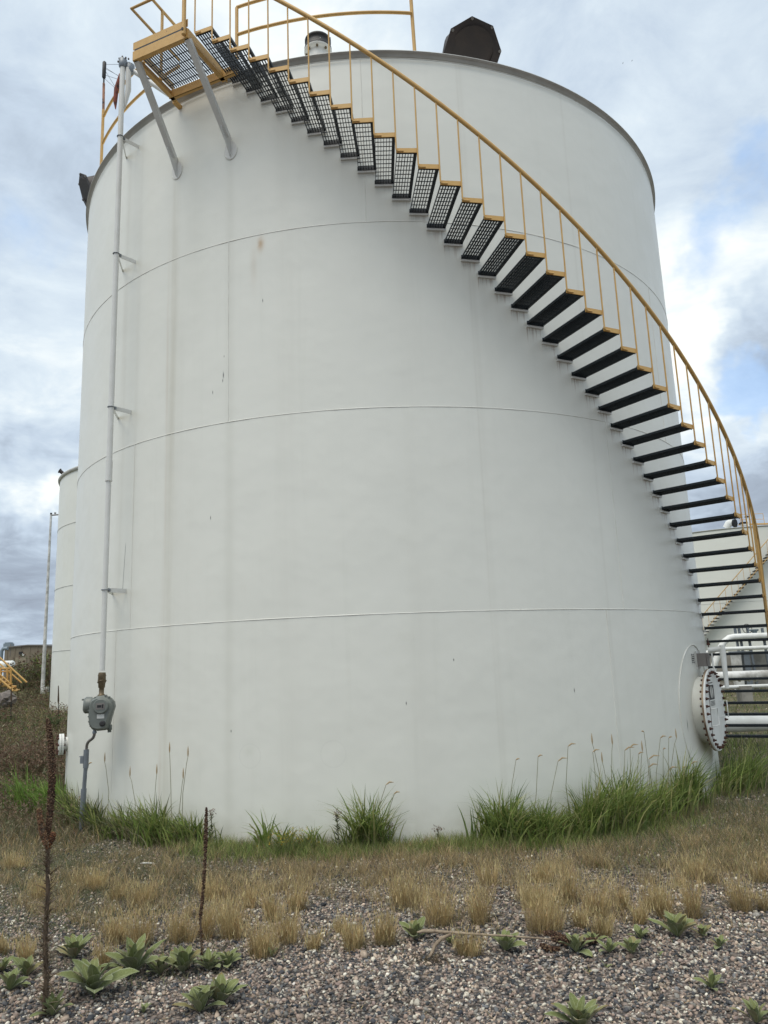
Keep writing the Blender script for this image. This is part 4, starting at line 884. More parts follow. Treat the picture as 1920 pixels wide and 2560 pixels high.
for rn, lst in rows.items():
    for i, (x, y, h_, w_) in enumerate(lst):
        p = atz(x, y, 0.); p.z = float(hgt(p.x, p.y)); d = (p - CAM).length; H = h_ * d / F * 1.08; W = w_ * .5 * d / F
        adj = ('tall ' if h_ > 85 else 'low ' if h_ < 56 else '') + ('slim' if w_ < 36 else 'broad' if w_ > 58 else 'straw-yellow')
        V, Fc, C_ = tuft_mesh(H, W * 1.15, int(110 + 300 * w_ / 60), i); o = npmesh('dry_grass_tuft', V, Fc, M['straw'], None, C_); o.location = p
        pos_ = ORD[i] + (' from the left' if i else '')
        tag(o, f'{adj} dry grass tuft, {pos_} in the {rn} row on the gravel', 'grass tuft', 'dry grass tufts on the gravel')

# uncountable dry grass between the tufts and towards the tank
def field(name, n, fx, H, W, cols, dens=None, material='straw', lean=(.1, .6), bend=(0, .6), seg=2):
    x, y = fx(n); k_ = np.hypot(x, y - CY) > R + .02
    if dens is not None: k_ &= rng.random(len(x)) < dens(x, y)
    x, y = x[k_], y[k_]; n = len(x); P = gp(np.stack([x, y], -1))
    V, Fc, C_ = blades(P, rng.uniform(*H, n), rng.uniform(*W, n), rng.uniform(*lean, n), rng.uniform(*bend, n), cvar(n, *cols), seg=seg)
    return V, Fc, C_
def clump(n, y0, y1, x0=None, x1=None, size=.12, per=60):
    """clustered points"""
    def f(n_):
        m_ = max(1, n_ // per); cy = rng.uniform(y0, y1, m_)
        cx = rng.uniform(x0, x1, m_) if x0 is not None else rng.uniform(-1, 1, m_) * (cy * .56 + .5)
        i = rng.integers(m_, size=n_); return cx[i] + rng.standard_normal(n_) * size, cy[i] + rng.standard_normal(n_) * size
    return f
pn = lambda x, y, s=1., o=0.: .5 + .25 * (np.sin(2.3 * s * x + o + 1.7 * np.sin(1.9 * s * y)) + np.sin(2.9 * s * y + 2 * o + 1.3 * np.sin(2.2 * s * x)))
parts = [field('', 3800, lambda n_: (lambda yy: (rng.uniform(-.6, .6, n_) * yy, yy))(rng.uniform(4.1, 7.2, n_)), (.008, .03), (.0028, .0045), STRAW + DRYG, lean=(1.5, 5.), bend=(0, .5)),
         field('', 38000, clump(0, 5.7, 8.6, size=.05, per=110), (.05, .19), (.0024, .0036), STRAW + DRYG[:3], dens=lambda x, y: sst(5.5, 6.5, y) * sst(.1, .5, pn(x, y))),
         field('', 34000, clump(0, 6.7, 9.2, size=.12, per=90), (.04, .16), (.0026, .004), STRAW[:3] + DRYG + DULL[:2], dens=lambda x, y: sst(6.4, 7.4, y) * sst(.1, .5, pn(x, y, 1.3, 2))),
         field('', 22000, clump(0, 7.2, 8.9, size=.3, per=140), (.04, .13), (.003, .0042), STRAW[1:4] + DRYG, dens=lambda x, y: sst(6.8, 7.8, y) * np.where(x < -1.8, .4, np.where(x > 2.2, .5, 1.))),
         field('', 9000, clump(0, 7, 12, 2.4, 7, size=.2, per=80), (.06, .2), (.003, .005), STRAW[1:3] + DRYG + DULL[:2])]
V, Fc, C_ = cat(parts); tag(npmesh('dry_grass', V, Fc, M['straw'], None, C_), 'thin dry straw-coloured grass growing through the gravel before the tank', 'grass', kind='stuff')
parts = [field('', 26000, clump(0, 8.0, 8.9, -2.2, 3.6, size=.14, per=50), (.05, .17), (.004, .006), GREEN + DULL[:1], dens=lambda x, y: np.exp(-((np.hypot(x, y - CY) - R - .35) / .35) ** 2) * 1.1, lean=(.1, .5), bend=(0, .4)),
         field('', 30000, clump(0, 7.3, 11.5, 1.7, 7, size=.22, per=50), (.04, .13), (.004, .006), DULL + GREEN[:1] + DRYG[:1]),
         field('', 42000, clump(0, 5.4, 9.5, -5, -1.4, size=.22, per=60), (.02, .075), (.005, .009), DULL + ((.10, .11, .075),), dens=lambda x, y: pn(x, y, .8, 1), lean=(.3, 1.6)),
         field('', 9000, clump(0, 5.6, 7.6, -1.6, 5, size=.16, per=60), (.015, .05), (.004, .008), DULL, dens=lambda x, y: pn(x, y, 1, 3) * .8, lean=(.3, 1.6)),
         field('', 5000, clump(0, 11, 17, 4.9, 9.5, size=.4, per=30), (.1, .35), (.008, .014), GREEN + DULL, lean=(.1, .5)),
         field('', 9000, clump(0, 17, 34, 7, 24, size=.8, per=30), (.12, .4), (.012, .025), DULL + DRYG + GREEN[:1], lean=(.1, .5))]
V, Fc, C_ = cat(parts); tag(npmesh('green_ground_cover', V, Fc, M['blade'], None, C_), 'short green grass and grey-green ground cover around the tank foot', 'ground cover', kind='stuff')
# weeds, left background
def weeds(n, fx, H, cols, fl, leafn=16, wl=.012, stems=5, dens=None):
    x, y = fx(n); k_ = np.hypot(x, y - CY) > R + .15
    k_ &= np.hypot(x - c2[0], y - c2[1]) > R + .1
    x, y = x[k_], y[k_]; n = len(x); P = gp(np.stack([x, y], -1)); H = rng.uniform(*H, n)
    parts = []
    for s_ in range(stems):
        az = rng.uniform(0, 2 * PI, n); ln = rng.uniform(.05, .55, n); Hs = H * rng.uniform(.6, 1, n)
        parts.append(blades(P, Hs, np.full(n, wl * .5), ln, rng.uniform(0, .15, n), cvar(n, *fl[1]), az=az, seg=2))
        d = np.stack([np.cos(az), np.sin(az), np.zeros(n)], -1)
        for t in rng.uniform(.15, .9, leafn // stems + 1):
            Q = P + d * (Hs * ln * t)[:, None] + np.array([0, 0, 1]) * (Hs * t)[:, None]
            parts.append(blades(Q, Hs * rng.uniform(.08, .2, n), rng.uniform(.6, 1.5, n) * wl, rng.uniform(.4, 1.4, n), rng.uniform(.2, .9, n), cvar(n, *cols), seg=2))
        Q = P + d * (Hs * ln * .97)[:, None] + np.array([0, 0, 1]) * (Hs * .96)[:, None]
        for _ in range(3): parts.append(blades(Q + rng.normal(0, .012, (n, 3)), Hs * .05, np.full(n, wl * 1.6), rng.uniform(.2, 1.5, n), rng.uniform(0, .5, n), cvar(n, *fl[0]), seg=2))
    return cat(parts)
BROWN = ((.16, .105, .07), (.22, .15, .10), (.12, .08, .055)); STEM = ((.20, .17, .10), (.14, .125, .07))
lx = lambda y0, y1, a, b, sz=.25, per=6: clump(0, y0, y1, a, b, size=sz, per=per)
def wedge(y0, y1, m0=.36, m1=.60):      # strip seen left of the tank
    def f(n_):
        y = y0 + (y1 - y0) * rng.random(n_) ** 1.3; return -y * rng.uniform(m0, m1, n_), y
    return f
parts = [weeds(150, clump(0, 12.5, 15.5, -8.6, -5.6, size=.35, per=30), (.45, .85), DULL[:2] + BROWN, (BROWN, STEM), leafn=30, wl=.018, stems=9),
         weeds(120, clump(0, 10.2, 12.0, -6.6, -4.9, size=.3, per=24), (.25, .5), DULL + GREEN[4:], (BROWN, STEM), leafn=30, wl=.016, stems=9),
         weeds(90, clump(0, 20, 26, -13.5, -9.2, size=.5, per=22), (.4, .8), ((.10, .15, .05), (.07, .11, .04)), (BROWN, STEM), leafn=34, wl=.034, stems=9),
         weeds(330, wedge(9.6, 13.5, .40, .60), (.15, .42), DULL + DRYG, (BROWN, STEM)),
         weeds(620, wedge(12.5, 20, .36, .58), (.25, .6), DULL + DRYG[:2], (BROWN, STEM), wl=.018),
         weeds(650, wedge(19, 33, .36, .58), (.25, .6), DULL + DRYG + GREEN[:1], (BROWN, STEM), wl=.026),
         weeds(700, wedge(33, 44, .38, .56), (.25, .62), DULL + BROWN[:1], (BROWN, STEM), wl=.045),
         weeds(260, lambda n_: (rng.uniform(-19, -14.5, n_), rng.uniform(38, 42, n_)), (.9, 1.9), GREEN[:1] + DULL, (BROWN, STEM), wl=.06),
         weeds(420, lambda n_: (rng.uniform(8.5, 26, n_), rng.uniform(28.3, 40, n_)), (.35, .9), DULL + DRYG, (BROWN, STEM), wl=.04)]
V, Fc, C_ = cat(parts); tag(npmesh('weeds', V, Fc, M['blade'], None, C_), 'tangled brown and green weeds covering the ground left of the tank and the far bank', 'weeds', kind='stuff')
parts = [field('', 15000, wedge(9.2, 20, .36, .62), (.06, .25), (.006, .01), DULL + DRYG + STRAW[1:3], dens=lambda x, y: .3 + .7 * pn(x, y)),
         field('', 12000, wedge(19, 36, .36, .60), (.12, .4), (.012, .022), DULL + DRYG + STRAW[1:3] + GREEN[:1])]
V, Fc, C_ = cat(parts); tag(npmesh('rough_grass', V, Fc, M['straw'], None, C_), 'rough dry grass on the open ground left of the tank', 'grass', kind='stuff')

# green grass clumps at the foot of the tank
def green_clump(pts, label, n, hpx, wmul=1., cols=GREEN, stalks=(), spread=.15, dead=.12):
    """pts: pixel feet along the clump"""
    fe = [atz(x, y, 0.) for x, y in pts]; c0 = sum(fe, Vector()) / len(fe); c0.z = 0
    o = thing('grass_clump', label, 'grass clump', c0, group='green grass clumps at the tank foot')
    fe = np.array([(p.x, p.y) for p in fe]); t = rng.random(n) * (len(fe) - 1 + 1e-6); i = np.minimum(t.astype(int), max(len(fe) - 2, 0)); f_ = (t - i)[:, None]
    P2 = fe[i] * (1 - f_) + fe[np.minimum(i + 1, len(fe) - 1)] * f_ + rng.standard_normal((n, 2)) * spread * np.array([1, .8])
    r_ = np.hypot(P2[:, 0], P2[:, 1] - CY); k_ = r_ < R + .05; P2[k_] = np.array([0, CY]) + (P2[k_] - np.array([0, CY])) / r_[k_, None] * (R + .05 + .2 * rng.random(k_.sum()))[:, None]
    d = np.hypot(c0.x, c0.y); hm = hpx * d / F; H = hm * rng.uniform(.45, 1.05, n) * (.8 + .35 * np.sin(P2[:, 0] * 9 + 1) * np.sin(P2[:, 0] * 4.1)); az = rng.uniform(0, 2 * PI, n)
    # never lean into the steel
    tw = np.stack([P2[:, 0], P2[:, 1] - CY], -1); tw /= np.linalg.norm(tw, axis=1)[:, None]
    dd_ = np.stack([np.cos(az), np.sin(az)], -1); dot = (dd_ * tw).sum(1); dd_ = np.where((dot < 0)[:, None], dd_ - 1.7 * dot[:, None] * tw, dd_); az = np.arctan2(dd_[:, 1], dd_[:, 0])
    P = gp(P2); nd = int(n * dead)
    a = blades(P, H, rng.uniform(.013, .028, n) * wmul, rng.uniform(.03, .38, n), rng.uniform(.0, .75, n), cvar(n, *cols), az=az, seg=4)
    b = blades(P[:nd], H[:nd] * .7, np.full(nd, .008), rng.uniform(.2, .8, nd), rng.uniform(.4, 1., nd), cvar(nd, (.38, .33, .22), (.28, .24, .14)), az=az[:nd], seg=4)
    V, Fc, C_ = cat([a, b]); npmesh('blades', V, Fc, M['blade'], o, C_)
    for (x0, y0, x1, y1, dr) in stalks:
        tp = on_cyl(x1, y1, R + .14); bx = on_cyl(x0, y0, R + .17); ft_ = Vector((bx.x, bx.y, 0))
        mid = ft_.lerp(tp, .55) + Vector((-.015 * (1 if dr > 0 else -1), -.01, .0)); side = Vector((1 if dr > 0 else -1, -.2, 0)).normalized()
        jit = rng.uniform(.6, 1.25); mid = mid + Vector((rng.uniform(-.03, .03), 0, 0)); dr = dr * jit
        L_ = abs(dr) * .001 * d * .55
        head = [tp, tp + side * L_ * .45 + zz * L_ * .32, tp + side * L_ + zz * L_ * .28]
        if abs(dr) < 6: head = [tp - zz * .05, tp, tp + zz * .07]
        pts_ = [ft_, ft_.lerp(mid, .5) , mid, tp.lerp(mid, .3), head[0]]
        b = MB().tube(pts_, [.0042, .004, .0036, .0032, .003], 5); st = b.build('seed_stalk', M['stalk'], o)
        b = MB().tube([head[0], head[0].lerp(head[1], .5), head[1], head[1].lerp(head[2], .5), head[2]], [.004, .008, .0085, .006, .001], 6)
        b.build('seed_head', M['seedhead'], st)
    return o
M['stalk'] = simple('grass_stalk', (.22, .21, .13), .7, sc=5); M['seedhead'] = simple('grass_seed_head', (.40, .30, .17), .85, c2=(.28, .20, .12), sc=40, bmp=.5)
R_ST = [(1272, 2030, 1290, 1900, 14), (1325, 2030, 1345, 1892, 14), (1370, 2030, 1395, 1903, 22), (1424, 2010, 1420, 1866, 26), (1500, 1990, 1480, 1848, -4), (1485, 1960, 1482, 1880, 22), (1538, 1980, 1530, 1850, 5),
        (1545, 1975, 1562, 1876, 22), (1568, 1970, 1575, 1868, 16), (1588, 1975, 1596, 1885, 16), (1605, 1960, 1605, 1866, 5), (1625, 1985, 1610, 1830, -8), (1645, 1970, 1622, 1898, 22), (1640, 1990, 1651, 1845, 18), (1655, 1975, 1672, 1845, 8), (1665, 1975, 1658, 1873, 5),
        (1672, 1985, 1690, 1835, 5), (1685, 1980, 1672, 1925, 18), (1700, 1990, 1708, 1920, 12), (1715, 1990, 1728, 1910, 14), (1610, 1985, 1622, 1918, 18), (1520, 1990, 1505, 1895, -6)]
green_clump([(1235, 2098), (1300, 2105), (1380, 2100), (1450, 2090)], 'dense green grass clump at the tank foot, left half of the long right-hand bank', 1500, 132, cols=GREEN, stalks=R_ST[:5], dead=.1)
green_clump([(1450, 2092), (1530, 2078), (1600, 2060), (1680, 2035), (1715, 2020)], 'tallest green grass clump, with many seed stalks, beside the stair end of the tank', 1700, 152, stalks=R_ST[5:], dead=.14)
green_clump([(1790, 1985), (1840, 1975), (1880, 1960)], 'green grass clump under the bolted manway cover', 700, 100, cols=GREEN, dead=.2)
green_clump([(885, 2100), (930, 2100), (955, 2098)], 'arching green grass clump at the tank foot, middle of the wall', 300, 138, stalks=[(925, 2060, 965, 1962, 22), (940, 2060, 985, 1985, 18)], spread=.07)
green_clump([(688, 2105), (692, 2105)], 'thin upright reed-like grass sprig, leftmost of three in a row', 34, 105, spread=.03, wmul=1.3, dead=.1)
green_clump([(730, 2108), (740, 2108)], 'leafy grass sprig behind the yellow flowers, middle of three in a row', 70, 85, spread=.04, wmul=1.2)
green_clump([(780, 2108), (800, 2108)], 'right-leaning grass sprig, rightmost of three in a row', 70, 85, spread=.05, wmul=1.1)
green_clump([(225, 2045), (280, 2070), (340, 2095)], 'tousled olive-green grass clump right of the grey conduit', 900, 100, cols=GREEN + DULL, stalks=[(205, 2040, 222, 1910, 10), (268, 2040, 262, 1895, -3), (340, 2080, 325, 1930, -3)], dead=.3)
green_clump([(380, 2100), (430, 2108), (490, 2112)], 'green grass clump with pale drooping blades left of the thin dead stalk', 900, 105, cols=GREEN + DULL[:1], stalks=[(385, 2060, 392, 1925, 3), (430, 2060, 424, 1870, 3), (440, 2060, 458, 1935, 4), (455, 2050, 470, 1880, 4)], dead=.22)
green_clump([(85, 2035), (130, 2040), (170, 2040)], 'bright yellow-green grass clump at the left foot of the tank', 1000, 125, cols=((.17, .27, .055), (.21, .30, .07), (.13, .21, .05)), dead=.1)
# leafy upright weeds against the wall
def tall_weed(x, y, hpx, label, yellow=False):
    p = atz(x, y, 0.); r_ = math.hypot(p.x, p.y - CY)
    if r_ < R + .1: p = Vector((p.x * (R + .1) / r_, CY + (p.y - CY) * (R + .1) / r_, 0))
    o = thing('tall_weed', label, 'weed', p); h_ = hpx * math.hypot(p.x, p.y) / F; MB().tube([p, p + Vector((.01, -.01, h_ * .5)), p + Vector((-.005, -.01, h_))], [.006, .005, .003], 6).build('stem', M['stalk'], o)
    n = 46; t = rng.uniform(.05, .92, n); P = np.array(p)[None] + np.stack([0 * t, 0 * t, t * h_], -1)
    V, Fc, C_ = blades(P, h_ * .22 * (1.2 - t), np.full(n, .016), rng.uniform(.6, 1.4, n), rng.uniform(.1, .6, n), cvar(n, (.075, .10, .05), (.10, .12, .065)), seg=3); npmesh('leaves', V, Fc, M['blade'], o, C_)
    n = 60; P = np.array(p)[None] + rng.normal(0, .016, (n, 3)) + np.stack([rng.normal(0, .02, n), 0 * rng.random(n), h_ * rng.uniform(.88, 1.02, n)], -1)
    V, Fc, C_ = blades(P, np.full(n, .016), np.full(n, .01), rng.uniform(0, 1, n), rng.uniform(0, .5, n), cvar(n, (.20, .13, .10), (.13, .09, .07)), seg=2); npmesh('seed_heads', V, Fc, M['straw'], o, C_)
tall_weed(528, 2118, 78, 'slender leafy weed with brownish head just right of the thin dead stalk')
tall_weed(845, 2135, 92, 'upright grey-green leafy weed left of the arching grass clump')
tall_weed(975, 2112, 48, 'short dark leafy weed right of the arching grass clump')
tall_weed(1093, 2105, 35, 'smallest leafy weed, alone before the bare middle of the tank wall')
tall_weed(370, 2090, 62, 'brown-headed weed rising out of the left-hand green grass')
tall_weed(1722, 2030, 75, 'wiry grey weed with small seed dots at the right end of the long grass bank')
for x, y, label in ((705, 2140, 'low bush of small yellow flowers in front of the leftmost grass sprig'), (752, 2132, 'low yellow-flowered bush in front of the middle grass sprig')):
    p = atz(x, y, 0.); o = thing('flowering_weed', label, 'flowering plant', p); n = 260
    P = np.array(p)[None] + np.stack([rng.normal(0, .07, n), rng.normal(0, .05, n), 0 * rng.random(n)], -1); V, Fc, C_ = blades(P, rng.uniform(.08, .24, n), np.full(n, .006), rng.uniform(.1, .8, n), rng.uniform(0, .4, n), cvar(n, *DULL, *GREEN), seg=3); tag(npmesh('foliage', V, Fc, M['blade'], o, C_), kind='stuff')
    n = 90; P = np.array(p)[None] + np.stack([rng.normal(0, .09, n), rng.normal(0, .05, n), rng.uniform(.10, .24, n)], -1); V, Fc, C_ = blades(P, np.full(n, .014), np.full(n, .013), rng.uniform(0, 1, n), rng.uniform(0, .5, n), cvar(n, (.42, .30, .03), (.30, .22, .03)), seg=2); tag(npmesh('flowers', V, Fc, M['blade'], o, C_), kind='stuff')

# ---------------------------------------------------------------- mullein rosettes, each leaf a part
def leaf_mesh(i):
    nL, nW = 10, 4; L = 1.; Wd = (.36, .42, .33, .39, .45, .31)[i]; curl = (.15, .35, .0, .2, .4, .1)[i]; vs, uvs = [], []
    for a_ in range(nL + 1):
        t = a_ / nL; w_ = Wd * (math.sin(PI * min(1, t ** .85 * .96 + .04)) ** .75) * (.55 + .6 * t) if t < 1 else 0.004; w_ = max(w_, .06 * (1 - t) + .004) * (1 + .10 * math.sin(t * 23 + i * 2.1) * math.sin(t * 9 + i))
        for b_ in range(nW + 1):
            s_ = b_ / nW * 2 - 1; x = s_ * w_ / 2 * 1.1; z = abs(s_) * w_ * .22 + .012 * math.sin(t * 17 + s_ * 3 + i) * abs(s_); y = t * L
            yy = y * math.cos(curl * t * .7); zz_ = z - curl * .5 * t ** 2 * .6 + .06 * math.sin(t * PI)
            vs.append((x, yy, zz_)); uvs.append((b_ / nW, t))
    fs = [(a_ * (nW + 1) + b_, a_ * (nW + 1) + b_ + 1, (a_ + 1) * (nW + 1) + b_ + 1, (a_ + 1) * (nW + 1) + b_) for a_ in range(nL) for b_ in range(nW)]
    me = bpy.data.meshes.new('leaf'); me.from_pydata(vs, [], fs); uvl = me.uv_layers.new(name='UVMap')
    for lp in me.loops: uvl.data[lp.index].uv = uvs[lp.vertex_index]
    for p in me.polygons: p.use_smooth = True
    me.materials.append(M['leaf']); return me
LM = [leaf_mesh(i) for i in range(6)]
ROS = [(185, 2397, 70, 'broad-leaved rosette left of the dry tufts, right of the tall dead stalk'), (336, 2432, 95, 'biggest rosette, leftmost of the row of rosettes below the dry tufts'), (399, 2432, 58, 'small rosette squeezed second in the row below the dry tufts'),
       (457, 2426, 72, 'rosette third in the row, right of the small squeezed one'), (524, 2423, 60, 'rosette at the foot of the thin dead stalk'), (570, 2415, 52, 'last rosette on the right of the row by the thin dead stalk'),
       (229, 2496, 100, 'large wide-leaved rosette standing alone on gravel, one leaf flung left'), (500, 2530, 75, 'front rosette of the pair on open gravel, pointed leaves'), (550, 2507, 76, 'rear rosette of the pair on open gravel'),
       (66, 2449, 55, 'pale green rosette left of the tall dead stalk'), (23, 2487, 55, 'rosette at the left picture edge, lower of two'), (6, 2435, 42, 'rosette cut by the left picture edge, upper of two'), (130, 2556, 60, 'rosette at the bottom edge touching the tall dead stalk foot'),
       (66, 2481, 16, 'tiny rosette seedling between the two left edge rosettes'), (359, 2539, 28, 'small two-leafed seedling alone on the bottom gravel'), (680, 2397, 28, 'small seedling under the front dry tuft, middle left'),
       (1038, 2348, 62, 'grey-green rosette behind the pale root end of the fallen stalk'), (1125, 2357, 30, 'small rosette half hidden below the fallen stalk'), (1264, 2374, 60, 'dark green rosette in the middle of the fallen stalk'),
       (1443, 2383, 56, 'rosette at the seed-spike end of the fallen stalk'), (1484, 2365, 36, 'small rosette just behind the tip of the fallen stalk'), (1524, 2386, 38, 'low rosette between the fallen stalk tip and the spiky rosette'), (1582, 2391, 52, 'spiky pale rosette front and right of the fallen stalk'),
       (1602, 2354, 38, 'rosette behind the spiky pale one on the right'), (1695, 2345, 72, 'widest rosette of the right side, by the edge of the dry tufts'), (1756, 2342, 38, 'rosette touching the right side of the widest right-hand one'), (1799, 2371, 32, 'small separate rosette farthest right above the gravel'),
       (1649, 2397, 18, 'tiny seedling right of the spiky pale rosette'), (1515, 2420, 20, 'tiny seedling below the low rosette'), (1469, 2429, 18, 'tiny upright seedling on gravel below the fallen stalk tip'),
       (1779, 2478, 44, 'lone upright rosette on the bare gravel at lower right'), (1452, 2556, 85, 'large rosette cut by the bottom picture edge, right half'), (1892, 2562, 62, 'rosette in the bottom right corner')]
for ri, (x, y, w_, label) in enumerate(ROS):
    p = atz(x, y, 0.); p.z = float(hgt(p.x, p.y)) + .004; L = w_ * .76 * (p - CAM).length / F
    o = thing('mullein_rosette', label, 'plant', p, rz=rng.uniform(0, 6.28), group='woolly rosettes on the gravel')
    nl = 3 if w_ < 22 else 5 if w_ < 30 else 9 if w_ < 50 else 12 if w_ < 65 else 14 if w_ < 85 else 17
    for k in range(nl):
        lf = bpy.data.objects.new('leaf', LM[rng.integers(6)]); COL.objects.link(lf); lf.parent = o; f_ = k / nl
        el = math.radians(20 + 58 * f_ ** .8 + rng.uniform(-10, 10)); s_ = L * (1.1 - .28 * f_) * rng.uniform(.85, 1.1)
        az = k * 2.4 + rng.uniform(-.25, .25); lf.rotation_euler = (el, rng.uniform(-.2, .2), az); lf.scale = (s_ * 1.15, s_, s_)
        lf.location = (-.08 * L * sin(az) * (1 - f_), .08 * L * cos(az) * (1 - f_), .02 * L)

# ---------------------------------------------------------------- dead mullein stalks
def spike(path, rads, n, size, name, parent, cols=((.075, .045, .032), (.11, .065, .042), (.045, .028, .022), (.17, .115, .075))):
    pth = np.array([tuple(p) for p in path]); t = rng.random(n) * (len(pth) - 1 - 1e-6); i = t.astype(int); f_ = (t - i)[:, None]; P = pth[i] * (1 - f_) + pth[i + 1] * f_
    r_ = np.interp(t, np.arange(len(pth)), rads); ax = pth[np.minimum(i + 1, len(pth) - 1)] - pth[i]; ax /= np.linalg.norm(ax, axis=1)[:, None]
    d = rng.standard_normal((n, 3)); d -= (d * ax).sum(1)[:, None] * ax; d /= np.linalg.norm(d, axis=1)[:, None]
    P = P + d * r_[:, None] * rng.uniform(.8, 1.08, n)[:, None]
    G = ICO[None] * size * rng.uniform(.7, 1.25, (n, 1, 1)); G = G + d[:, None] * (G * d[:, None]).sum(-1, keepdims=True) * .9; Vv = (P[:, None] + G).reshape(-1, 3)
    Fc = (ICF[None] + (np.arange(n) * 12)[:, None, None]).reshape(-1, 3); return npmesh(name, Vv, Fc, M['spike'], parent, np.repeat(cvar(n, *cols), 12, 0))
M['deadstem'] = simple('dead_stem', (.135, .095, .06), .9, c2=(.06, .042, .03), sc=30, amt=1, bmp=.8, stretch=(1, 1, .25)); M['palestem'] = simple('bleached_stem', (.34, .27, .19), .85, c2=(.14, .10, .07), sc=14, amt=1, bmp=.8)
fx_ = atz(111, 2556, 0.); fy = fx_.y
o = thing('dead_mullein_stalk', 'tallest dead brown mullein stalk with thick knobbly seed spike, left foreground', 'plant', fx_)
W = [at(x, y, fy) for x, y in ((111, 2556), (116, 2450), (113, 2350), (120, 2230), (119, 2110))]
MB().tube(W, [.019, .014, .013, .012, .012], 9).build('stem', M['deadstem'], o)
n = 620; t = rng.random(n); PW_ = np.array([tuple(p) for p in W]); ii = np.minimum((t * 4).astype(int), 3); ff = (t * 4 - ii)[:, None]; P = PW_[ii] * (1 - ff) + PW_[ii + 1] * ff
V, Fc, C_ = blades(P, rng.uniform(.02, .075, n), rng.uniform(.005, .016, n), rng.uniform(.2, 1.2, n), rng.uniform(.3, 1.6, n), cvar(n, (.17, .125, .08), (.10, .07, .045), (.26, .21, .15)), seg=3); npmesh('dead_leaves', V, Fc, M['straw'], o, C_)
Sp = [at(x, y, fy) for x, y in ((119, 2112), (122, 2060), (128, 2000), (131, 1930), (128, 1870), (122, 1815), (119, 1797))]
core = MB().tube(Sp, [.008, .011, .013, .013, .011, .008, .004], 8).build('seed_spike', M['deadstem'], o); spike(Sp, [.008, .012, .0155, .0155, .013, .009, .004], 1900, .0044, 'seed_capsules', core)
Sp = [at(x, y, fy - .04) for x, y in ((118, 2112), (108, 2085), (101, 2050), (97, 2022))]
core = MB().tube(Sp, [.012, .014, .012, .006], 8).build('seed_spike', M['deadstem'], o); spike(Sp, [.012, .015, .013, .007], 380, .0045, 'seed_capsules', core, cols=((.15, .085, .05), (.10, .06, .04), (.19, .12, .07)))
Sp = [at(x, y, fy - .02) for x, y in ((120, 2120), (130, 2095), (135, 2082))]
core = MB().tube(Sp, [.01, .012, .006], 8).build('seed_spike', M['deadstem'], o); spike(Sp, [.012, .014, .008], 160, .0045, 'seed_capsules', core, cols=((.15, .07, .035), (.085, .045, .03)))
fx_ = atz(507, 2415, 0.); fy = fx_.y
o = thing('dead_mullein_stalk', 'thin dark dead mullein stalk rising among the row of rosettes', 'plant', fx_)
Sp = [at(x, y, fy) for x, y in ((508, 2415), (502, 2340), (501, 2280), (508, 2240))]; MB().tube(Sp, [.008, .007, .007, .007], 7).build('stem', M['deadstem'], o); spike(Sp, [.006] * 4, 120, .005, 'dead_leaves', o)
Sp = [at(x, y, fy) for x, y in ((502, 2290), (507, 2240), (511, 2180), (514, 2110), (515, 2060), (516, 2018))]; core = MB().tube(Sp, [.0045, .005, .006, .0065, .006, .002], 7).build('seed_spike', M['deadstem'], o); spike(Sp, [.005, .007, .0085, .0095, .0085, .002], 860, .0038, 'seed_capsules', core)
# fallen one
def gpt(x, y, z): p = atz(x, y, z); return p
o = thing('fallen_mullein_stalk', 'bleached fallen mullein stalk lying across the gravel, root end left, dark spike right', 'dead branch', gpt(1110, 2400, 0))
MB().tube([gpt(1043, 2331, .13), gpt(1060, 2327, .14), gpt(1110, 2330, .13), gpt(1180, 2335, .11), gpt(1270, 2340, .085), gpt(1360, 2347, .06), gpt(1400, 2350, .05)], [.005, .013, .010, .008, .007, .006, .006], 8).build('stem', M['palestem'], o)
MB().tube([gpt(1128, 2336, .12), gpt(1105, 2345, .10), gpt(1088, 2362, .06), gpt(1080, 2382, .02), gpt(1070, 2398, .0)], [.011, .011, .012, .011, .009], 8).build('branch', M['palestem'], o)
Sp = [gpt(1380, 2345, .07), gpt(1410, 2351, .05), gpt(1440, 2356, .05), gpt(1495, 2350, .05)]
core = MB().tube(Sp, [.008, .012, .012, .004], 7).build('seed_spike', M['deadstem'], o); spike(Sp, [.012, .021, .02, .008], 600, .0055, 'seed_capsules', core)
Sp = [gpt(1360, 2333, .09), gpt(1385, 2334, .09), gpt(1410, 2345, .06)]; core = MB().tube(Sp, [.004, .008, .008], 7).build('seed_spike', M['deadstem'], o); spike(Sp, [.007, .014, .012], 240, .005, 'seed_capsules', core)
Sp = [gpt(1352, 2362, .02), gpt(1375, 2374, .015), gpt(1400, 2372, .015)]; core = MB().tube(Sp, [.006, .009, .005], 7).build('seed_spike', M['deadstem'], o); spike(Sp, [.010, .014, .008], 240, .005, 'seed_capsules', core)
V, Fc, C_ = blades(np.array([tuple(gpt(1075 + rng.normal(0, 22), 2402 + rng.normal(0, 6), 0)) for _ in range(150)]), rng.uniform(.015, .05, 150), np.full(150, .006), rng.uniform(.3, 1.5, 150), rng.uniform(.2, 1, 150), cvar(150, (.09, .07, .05), (.06, .05, .035), (.2, .16, .1)), seg=3); npmesh('root_litter', V, Fc, M['straw'], o, C_)
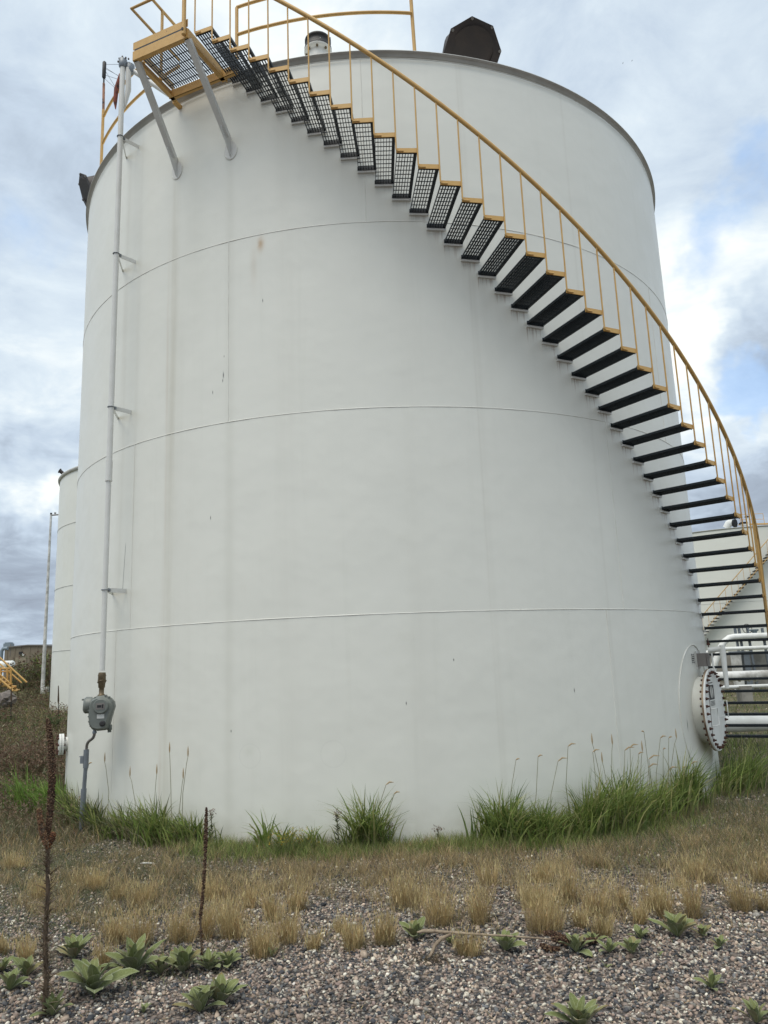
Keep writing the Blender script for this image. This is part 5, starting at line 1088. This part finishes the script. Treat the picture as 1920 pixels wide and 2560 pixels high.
# slim dark stalks standing in the left background
for x, y0, y1, Yd, label in ((146, 1790, 1714, 24, 'thin black dead stalk standing against the background tank'), (28, 1775, 1720, 24, 'thin dark dead stalk at the far left by the rocks'), (124, 1730, 1648, 33, 'dark dead stalk in the green shrub right of the light pole')):
    a, b_ = at(x, y0, Yd), at(x, y1, Yd); o = thing('dead_stalk', label, 'plant', a); MB().tube([a - zz * .3, a.lerp(b_, .4)], [.015, .012], 6).build('stem', M['rubber'], o); MB().tube([a.lerp(b_, .38), a.lerp(b_, .5), b_], [.012, .03, .014], 6).build('seed_spike', M['deadstem'], o)
# rock riprap at the far left
for i, (x, y, s_) in enumerate(((2, 1748, .42), (14, 1744, .36), (22, 1754, .3), (8, 1760, .3))):
    p = at(x, y, 30); V2 = ICO * s_ * (1 + .25 * rng.standard_normal((12, 1)).clip(-1, 1)) * np.array([1.1, 1, .75])
    o = npmesh('rock', V2, ICF, M['rock'], None, np.ones((12, 3))); o.location = p
    tag(o, ['largest grey rock at the far left edge of the bank', 'grey rock second from the left edge of the bank', 'rightmost grey rock of the four by the left bank', 'lowest grey rock of the four at the left edge'][i], 'rock', 'rocks by the left bank')
# small litter
p = atz(370, 2164, 0.); o = thing('plastic_scrap', 'small flat pale scrap lying in the dry grass left of the thin dead stalk', 'litter', p)
MB().prism([p + Vector((-.08, .0, .02)), p + Vector((-.02, -.01, .022)), p + Vector((.07, -.005, .012)), p + Vector((.05, .015, .018)), p + Vector((-.05, .02, .024))], (0, 0, .006)).build('scrap_sheet', M['label'], o)
# two far birds
for x, y, label in ((1580, 152, 'upper right of two tiny dark birds high in the sky'), (1557, 158, 'lower left of two tiny dark birds high in the sky')):
    p = at(x, y, 70); o = thing('bird', label, 'bird', p, group='birds in the sky'); MB().lathe(p - Vector((.07, 0, 0)), (1, .2, .1), [(0, .004), (.03, .015), (.07, .014), (.11, .003)], n=8).build('body', M['rubber'], o)
    MB().add([p + Vector((0, 0, .01)), p + Vector((.05, 0, .01)), p + Vector((.03, -.08, .03)), p + Vector((-.02, -.13, .02)), p + Vector((.03, .08, .03)), p + Vector((-.02, .13, .02))], [(0, 1, 2, 3), (1, 0, 5, 4)]).build('wings', M['rubber'], o)
print('objects', len(bpy.data.objects), 'tris', sum(len(o.data.polygons) for o in bpy.data.objects if o.type == 'MESH'))
